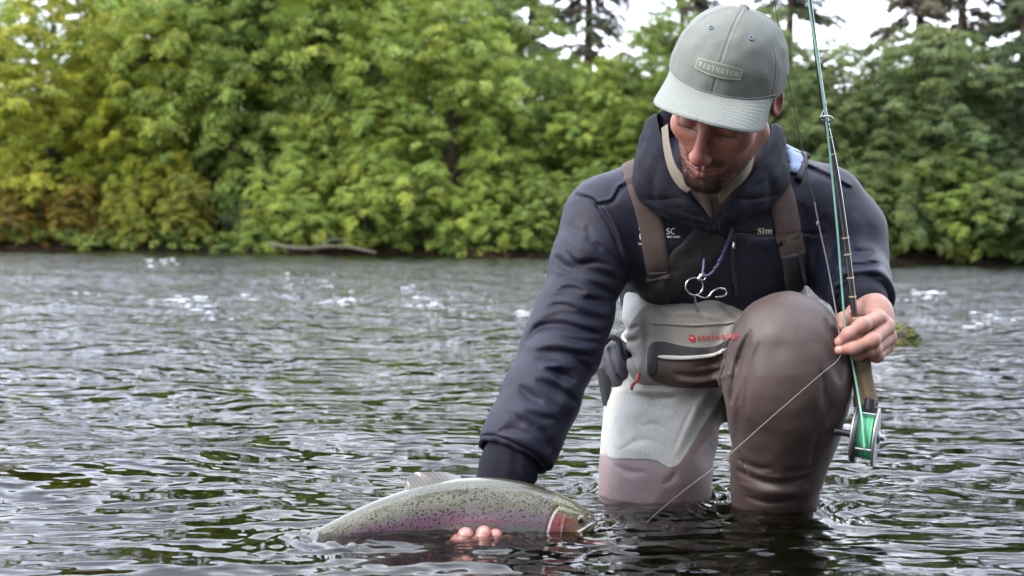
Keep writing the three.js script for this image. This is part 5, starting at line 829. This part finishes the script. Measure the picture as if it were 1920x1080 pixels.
part('strap', sheet([[1118, 690, 2.12], [1122, 715, 2.115], [1130, 760, 2.11]], [[1142, 690, 2.11], [1146, 720, 2.105], [1144, 762, 2.105]], { bulge: 0.002, thick: 0.004, n: 20, m: 4 }), blackCloth, pack);

// mossy rock
const rockF = near(blend(0.05, ell(P(1690, 640, 5.2), [0.085, 0.075, 0.08]), ell(P(1655, 650, 5.25), [0.14, 0.055, 0.10])), rumple(0.012, 12, 1, 1, 1, 2), rumple(0.006, 40, 1, 1, 1, 6));
const rock = tag(part('mossy_rock', meshOf(rockF, ...bound([1560, 560, 5.1, 0.05], [1780, 700, 5.3, 0.1]), 0.008, (x, y, z, g) => { const m = sstep(-0.15, 0.3, N3(x * 18, y * 18, z * 18) + g[1] * 0.4), n = 0.7 + 0.4 * N3(x * 70, y * 70, z * 70); return [lerp(0.05, 0.085, m) * n, lerp(0.045, 0.095, m) * n, lerp(0.035, 0.016, m) * n]; }), std({ vertexColors: true, roughness: 1 }), scene), 'small mossy green rock breaking the surface behind the hand on the rod', 'rock');
// a red yarn fly
const fly = thing('fishing_fly', 'small wet red yarn fly floating below the snout of the trout', 'fishing fly');
{ const r = rng(9), fib = []; for (let k = 0; k < 26; k++) { const a = r() * 6.28, l = 0.004 + 0.008 * r(), o = P(1122, 1019, 1.674); o.y = -0.001; fib.push(tube([o.clone().add(V((r() - 0.7) * 0.02, 0, (r() - 0.5) * 0.006)), o.clone().add(V(-0.01 - l * 0.5, 0.004 * r(), Math.sin(a) * l * 0.3)), o.clone().add(V(-0.012 - l * 1.4, 0.002 * r() - 0.002, Math.sin(a) * l * 0.6))], 0.0009, 0.0003, 4, 4)); } part('yarn', mergeGeometries(fib), std({ color: lin(0.34, 0.012, 0.02), roughness: 0.5 }), fly); const o = P(1130, 1019, 1.674); part('bead_head', new THREE.SphereGeometry(0.003, 14, 10).translate(o.x, -0.001, o.z), std({ color: lin(0.30, 0.02, 0.02), roughness: 0.25 }), fly); }
// ---------------------------------------------------------------- the trout
const trout = thing('trout', 'spotted trout with a pink flank held half out of the water', 'fish');
{
  // spine stations: px, py, distance, half height, half width
  const ST = [[520, 1050, 1.695, 0.0140, 0.0065], [556, 1036, 1.698, 0.0170, 0.0090], [600, 1020, 1.704, 0.0225, 0.0125], [650, 1004, 1.712, 0.0305, 0.0175], [710, 987, 1.722, 0.0395, 0.0225], [780, 973, 1.732, 0.0485, 0.0265], [850, 965, 1.740, 0.0545, 0.0290], [915, 963, 1.745, 0.0560, 0.0300], [965, 965, 1.748, 0.0530, 0.0295], [1010, 970, 1.750, 0.0470, 0.0280], [1045, 975, 1.751, 0.0400, 0.0255], [1075, 978, 1.752, 0.0315, 0.0215], [1098, 979, 1.752, 0.0215, 0.0160], [1110, 978, 1.751, 0.0130, 0.0110], [1117, 977, 1.751, 0.0050, 0.0050]];
  const path = new THREE.CatmullRomCurve3(ST.map(([x, y, d]) => P(x, y, d)), false, 'centripetal'), NU = 420, NV = 168, k = ST.length - 1;
  const param = (u) => { const s = u * k, i = Math.min(k - 1, Math.floor(s)), t = s - i, cr = (j) => { const a = ST[Math.max(0, i - 1)][j], b = ST[i][j], c = ST[i + 1][j], d = ST[Math.min(k, i + 2)][j]; return 0.5 * (2 * b + (c - a) * t + (2 * a - 5 * b + 4 * c - d) * t * t + (3 * b - a - 3 * c + d) * t * t * t); }; return { p: path.getPoint(u), h: cr(3), w: cr(4) }; };
  const UP = V(0.02, 1, 0.16).normalize();
  const frame = (u) => { const t = path.getTangent(u), n = V().crossVectors(t, UP).normalize(), up = V().crossVectors(n, t).normalize(); return { t, n: n.z < 0 ? n.negate() : n, up }; }; // n towards the viewer's side
  const uOf = (px) => { let lo = 0, hi = 1; for (let i = 0; i < 30; i++) { const m = (lo + hi) / 2, q = path.getPoint(m); if (proj(q.x, q.y, q.z)[0] < px) lo = m; else hi = m; } return (lo + hi) / 2; };
  const uGill = uOf(1028), uPre = uOf(1052), uEye = uOf(1086), uMouth = uOf(1080), uSnout = 1;
  // relief: gill cover edge, cheek plates, mouth cut
  const gillU = (a) => uGill + 0.035 * Math.abs(a - 1.75) ** 2 * 0.9, relief = (u, a) => { const s = a > Math.PI ? 2 * Math.PI - a : a; let r = 0; const e = (u - gillU(s)); if (s > 0.75 && s < 2.9) { r += 0.0022 * sstep(-0.004, 0.004, e) * sstep(0.7, 1.0, s) * sstep(0.16, 0.05, e); r -= 0.0016 * Math.exp(-(((e + 0.006) / 0.005) ** 2)); } const pe = u - (uPre + 0.02 * (s - 1.7) ** 2); if (s > 1.1 && s < 2.6) r += 0.0009 * Math.exp(-((pe / 0.005) ** 2)); const me = s - (2.02 - 0.55 * sstep(uMouth, 1, u)); if (u > uMouth - 0.03) r -= 0.0030 * Math.exp(-((me / 0.07) ** 2)) * sstep(uMouth - 0.03, uMouth + 0.01, u); return r; };
  const pointAt = (u, a, off = 0) => { const { p, h, w } = param(u), { n, up } = frame(u), ca = Math.cos(a), sa = Math.sin(a), sh = ca > 0 ? Math.pow(Math.abs(sa), 0.86) : Math.pow(Math.abs(sa), 0.92), r = relief(u, a) + off; return p.clone().addScaledVector(up, (h + r) * ca * (ca < 0 ? 0.98 : 1)).addScaledVector(n, (w + r) * Math.sign(sa) * sh); };
  const pos = [], idx = [], uv = [];
  for (let i = 0; i <= NU; i++) for (let j = 0; j <= NV; j++) { const q = pointAt(i / NU, j / NV * 2 * Math.PI); pos.push(q.x, q.y, q.z); uv.push(i / NU, j / NV); }
  for (let i = 0; i < NU; i++) for (let j = 0; j < NV; j++) { const a = i * (NV + 1) + j, b = a + NV + 1; idx.push(a, b, a + 1, a + 1, b, b + 1); }
  // colours of the skin: olive back with black spots, pink band, silver flank, red cheek
  const W = 2048, H = 1024, LEN = path.getLength(), r = rng(77), spots = []; 
  for (let n = 0; n < 9000; n++) { const u = r(), s = r() * 1.95, dens = s < 1.0 ? 1 : s < 1.5 ? 0.40 * (u < 0.45 ? 2.1 : 1) : (u < 0.4 ? 0.5 : 0.06); if (r() < dens && u < 0.97) { const { h } = param(u); spots.push([u * LEN, s, (0.0005 + 0.0008 * r() ** 2) * (u < 0.35 ? 0.8 : 1), h, r() < 0.5 ? 1 : -1, 0.7 + 0.6 * r(), 0.55 + 0.45 * r()]); } }
  const grid = {}; for (const q of spots) { const key = Math.floor(q[0] / 0.006) + ':' + q[4]; (grid[key] ??= []).push(q); }
  const mix = (a, b, t) => a.map((v, i) => v + (b[i] - v) * t), px4 = new Uint8Array(W * H * 4), g22 = (v) => 255 * Math.pow(clamp(v, 0, 1), 1 / 2.2);
  for (let j = 0; j < H; j++) for (let i = 0; i < W; i++) {
    const u = (i + 0.5) / W, a = (j + 0.5) / H * 2 * Math.PI, side = a < Math.PI ? 1 : -1, s = side > 0 ? a : 2 * Math.PI - a, X = u * LEN, { h } = u > 0 ? (i % 8 === 0 || !globalThis.__h ? (globalThis.__h = param(u)) : globalThis.__h) : param(u);
    const wob = 0.10 * N2(X * 22, s * 2 + side * 9), sc = N2(X * 330, s * 26 + side * 40);
    let c = mix([0.050, 0.050, 0.024], [0.25, 0.245, 0.195], sstep(0.35, 0.95, s + wob));
    const band = Math.exp(-(((s - 1.50 + wob) / 0.27) ** 2)) * (0.75 + 0.25 * N2(X * 40, 3)); c = mix(c, u < 0.45 ? [0.27, 0.125, 0.245] : [0.35, 0.235, 0.36], band * 0.85);
    c = mix(c, [0.36, 0.37, 0.36], sstep(1.62, 1.95, s + wob)); c = mix(c, [0.50, 0.50, 0.48], sstep(2.1, 2.7, s + wob * 0.6));
    c = mix(c, [0.36, 0.13, 0.22], 0.65 * Math.exp(-(((s - 1.56) / 0.022) ** 2)) * (u < uGill ? 1 : 0));
    c = c.map((v) => v * (1 + 0.34 * sc * (s < 1.9 ? 1 : 0.5) + 0.10 * N2(X * 120, s * 9) + 0.10 * N2(X * 30, s * 3)));
    if (u > uGill - 0.02) { // head
      const e = u - gillU(s), ck = sstep(0.0, 0.008, e) * sstep(1.02, 1.16, s) * sstep(2.45, 2.25, s) * sstep(uEye - 0.012, uPre + 0.03, u + 0.06 * (s - 1.7) * 0.2);
      c = mix(c, [0.16, 0.15, 0.075], sstep(uGill - 0.01, uGill + 0.02, u) * sstep(1.15, 0.9, s));
      c = mix(c, u < uPre ? [0.46, 0.10, 0.10] : [0.42, 0.14, 0.07], ck * (0.72 + 0.3 * N2(X * 90, s * 8)));
      c = mix(c, [0.50, 0.33, 0.10], sstep(uPre + 0.015, uPre + 0.04, u) * sstep(1.5, 1.75, s) * 0.8);
      const ge = Math.exp(-(((e - 0.002) / 0.0035) ** 2)) * sstep(1.3, 1.6, s) * sstep(2.7, 2.4, s), pe = Math.exp(-(((u - (uPre + 0.02 * (s - 1.7) ** 2)) / 0.003) ** 2)) * sstep(1.25, 1.5, s) * sstep(2.6, 2.3, s); c = mix(c, [0.60, 0.52, 0.46], Math.max(ge, pe) * 0.85);
      c = mix(c, [0.62, 0.60, 0.56], sstep(2.2, 2.45, s) * 0.7);
    }
    for (let b = -1; b <= 1; b++) for (const q of grid[Math.floor(X / 0.006) + b + ':' + side] ?? []) { const dx = (X - q[0]) * q[5], dy = (s - q[1]) * q[3] * 0.8, dd = Math.hypot(dx, dy) + 0.0003 * N2(X * 700, s * 60); if (dd < q[2] * 1.5) c = mix(c, [0.018, 0.017, 0.014], sstep(q[2] * 1.25, q[2] * 0.75, dd) * q[6]); }
    const o = (j * W + i) * 4; px4[o] = g22(c[0]); px4[o + 1] = g22(c[1]); px4[o + 2] = g22(c[2]); px4[o + 3] = 255;
  }
  const skin = new THREE.DataTexture(px4, W, H); skin.colorSpace = THREE.SRGBColorSpace; skin.magFilter = skin.minFilter = THREE.LinearFilter; skin.needsUpdate = true;
  const scales = dataTex(256, 256, (u, v, o) => { const x = u * 16, y = v * 16, row = Math.floor(y), fx = (x + (row % 2) * 0.5) % 1, fy = y % 1, d = Math.hypot(fx - 0.5, (fy - 0.5) * 0.9); o[0] = o[1] = o[2] = 255 * clamp(1 - d * 1.3, 0, 1); }); scales.repeat.set(12, 6.5);
  const fishSkin = std({ map: skin, roughness: 0.30, metalness: 0.34, bumpMap: scales, bumpScale: 0.0004, clearcoat: 1, clearcoatRoughness: 0.08, side: THREE.DoubleSide });
  part('body', geom(pos, idx, null, uv), fishSkin, trout);
  // eye
  const es = uEye, ep = pointAt(es, 1.16, -0.0022), { n: en } = frame(es), qz = new THREE.Quaternion().setFromUnitVectors(V(0, 0, 1), en.clone().addScaledVector(UP, 0.25).normalize());
  const ring = (rad, d) => new THREE.SphereGeometry(rad, 28, 20).scale(1, 1, 0.55).translate(0, 0, d).applyQuaternion(qz).translate(ep.x, ep.y, ep.z);
  part('eye', ring(0.0086, 0), std({ color: lin(0.16, 0.12, 0.05), roughness: 0.15, clearcoat: 1, clearcoatRoughness: 0.03, metalness: 0.3 }), trout);
  part('pupil', ring(0.0047, 0.0030), std({ color: lin(0.004, 0.004, 0.004), roughness: 0.05, clearcoat: 1 }), trout);
  part('eye_rim', new THREE.TorusGeometry(0.0089, 0.0014, 10, 32).applyQuaternion(qz).translate(ep.x + en.x * 0.0006, ep.y + en.y * 0.0006, ep.z + en.z * 0.0006), std({ color: lin(0.10, 0.095, 0.06), roughness: 0.3, clearcoat: 1 }), trout);
  // upper jaw plate and lower jaw
  const j0 = pointAt(uOf(1068), 2.02, 0.001), j1 = pointAt(uOf(1088), 1.78, 0.0016), j2 = pointAt(uOf(1106), 1.52, 0.0012), j3 = pointAt(0.992, 1.45, 0.0008);
  part('jaw_plate', tube([j0, j1, j2, j3], 0.003, 0.0012, 24, 10, (t) => 0.0010 + 0.0014 * Math.sin(Math.PI * Math.min(1, (1 - t) * 0.9 + 0.08))), std({ color: lin(0.34, 0.33, 0.31), roughness: 0.3, clearcoat: 1, clearcoatRoughness: 0.1 }), trout);
  const l0 = pointAt(uOf(1076), 2.35, 0.0006), l1 = pointAt(uOf(1094), 2.2, 0.0012), l2 = pointAt(0.985, 2.1, 0.002).add(V(-0.003, 0.001, 0));
  part('lower_jaw', tube([l0, l1, l2, l2.clone().add(V(0.001, 0.002, -0.004))], 0.0022, 0.0016, 18, 8), std({ color: lin(0.20, 0.19, 0.16), roughness: 0.35, clearcoat: 1 }), trout);
  // fins: webs with rays
  const finTex = dataTex(256, 128, (u, v, o) => { const ray = 0.86 + 0.14 * Math.sin(u * 2 * Math.PI * 15), sp = N2(u * 13, v * 9) > 0.5 ? 0.55 : 1, g = ray * sp; o[0] = 92 * g; o[1] = 84 * g; o[2] = 68 * g; }, true);
  const finMat = new THREE.MeshPhysicalMaterial({ map: finTex, roughness: 0.4, transmission: 0.35, thickness: 0, side: THREE.DoubleSide, clearcoat: 0.6 });
  function fin(name, base, tip, n = 26, m = 10, thick = 0.0008) { // base and tip lines as lists of points
    const A = new THREE.CatmullRomCurve3(base), B = new THREE.CatmullRomCurve3(tip), p2 = [], i2 = [], u2 = [];
    for (const s of [1, -1]) for (let i = 0; i <= n; i++) for (let j = 0; j <= m; j++) { const a = A.getPoint(i / n), b = B.getPoint(i / n), v = j / m, q = a.lerp(b, v); q.z += 0.004 * Math.sin(i * 0.5) * v + s * thick * (1 - 0.7 * v) + 0.0006 * Math.sin(i / n * 2 * Math.PI * 15); p2.push(q.x, q.y, q.z); u2.push(i / n, v); }
    const K = (n + 1) * (m + 1); for (let s = 0; s < 2; s++) for (let i = 0; i < n; i++) for (let j = 0; j < m; j++) { const a = s * K + i * (m + 1) + j, b = a + m + 1; if (s) i2.push(a, b, a + 1, a + 1, b, b + 1); else i2.push(a, a + 1, b, a + 1, b + 1, b); }
    part(name, geom(p2, i2, null, u2), finMat, trout);
  }
  const back = (px) => pointAt(uOf(px), 0, -0.001), bel = (px) => pointAt(uOf(px), Math.PI, -0.001);
  fin('dorsal_fin', [back(768), back(800), back(835), back(868)], [P(758, 912, 1.735), P(772, 890, 1.738), P(812, 884, 1.742), P(862, 892, 1.744)]);
  fin('adipose_fin', [back(652), back(662), back(670)], [P(640, 978, 1.712), P(642, 970, 1.712), P(656, 968, 1.713)], 8, 5);
  fin('tail_fin', [pointAt(0.01, 0), path.getPoint(0.0), pointAt(0.01, Math.PI)], [P(445, 1052, 1.70), P(465, 1088, 1.70), P(446, 1128, 1.70)]);
  fin('anal_fin', [bel(660), bel(690), bel(715)], [P(655, 1072, 1.71), P(672, 1082, 1.712), P(705, 1066, 1.72)]);
  fin('pelvic_fin', [pointAt(uOf(800), 2.7), pointAt(uOf(818), 2.7), pointAt(uOf(832), 2.7)], [P(770, 1072, 1.735), P(790, 1080, 1.73), P(822, 1066, 1.735)]);
  fin('pectoral_fin', [pointAt(uOf(1014), 2.5), pointAt(uOf(1022), 2.45), pointAt(uOf(1030), 2.4)], [P(960, 1058, 1.722), P(985, 1066, 1.718), P(1015, 1050, 1.722)]);
}
// white water on the riffle
{
  const r = rng(555), gs = [], ico = new THREE.IcosahedronGeometry(1, 1);
  const at = (px, py) => { const a = P(px, py, 1), k = CAM_H / (CAM_H - a.y); return [a.x * k, a.z * k]; };
  for (const [px, py, w, n] of [[345, 575, 90, 46], [620, 562, 70, 44], [655, 556, 30, 18], [800, 565, 60, 44], [930, 572, 60, 26], [300, 497, 60, 18], [470, 560, 60, 14], [545, 548, 40, 16], [590, 530, 90, 14], [770, 545, 60, 16], [150, 560, 90, 12], [980, 600, 50, 14], [850, 600, 80, 12], [1720, 560, 90, 20], [1850, 600, 60, 14], [420, 600, 90, 8]])
    for (let k = 0; k < n; k++) { const g = r() + r() + r() - 1.5, [x, z] = at(px + g * w * 0.7, py + (r() + r() - 1) * 13), s = (0.005 + 0.014 * r() ** 3) * (-z / 9); const m = new THREE.Matrix4().makeRotationY(r() * 6).setPosition(x, waterHeight(x, z, Math.max(0.0018 * (-z) ** 1.5, (2.6 - 1.12 * z) / 860)) + 0.2 * s, z).scale(V(s * (1.6 + 2.2 * r()), s * 0.55, s * (1 + r()))); const q = ico.clone(), p = q.attributes.position; for (let i = 0; i < p.count; i++) { const f = 1 + 0.35 * N3(p.getX(i) * 2 + k, p.getY(i) * 2, p.getZ(i) * 2 + px); p.setXYZ(i, p.getX(i) * f, p.getY(i) * f, p.getZ(i) * f); } gs.push(q.applyMatrix4(m)); }
  const f = part('foam', mergeGeometries(gs), std({ color: lin(0.5, 0.52, 0.54), roughness: 0.9, transmission: 0.3, thickness: 0 }), scene); f.userData.kind = 'stuff'; f.userData.label = 'flecks of white water on the riffle in midstream';
}
const waters = [waterMat, ...ROUGHER.map(([, k, q]) => { const m = waterMat.clone(); m.normalScale.set(k, k); m.roughness = q; return m; })];
struct('river_water', riverSurface(), waters);
renderer.render(scene, camera);
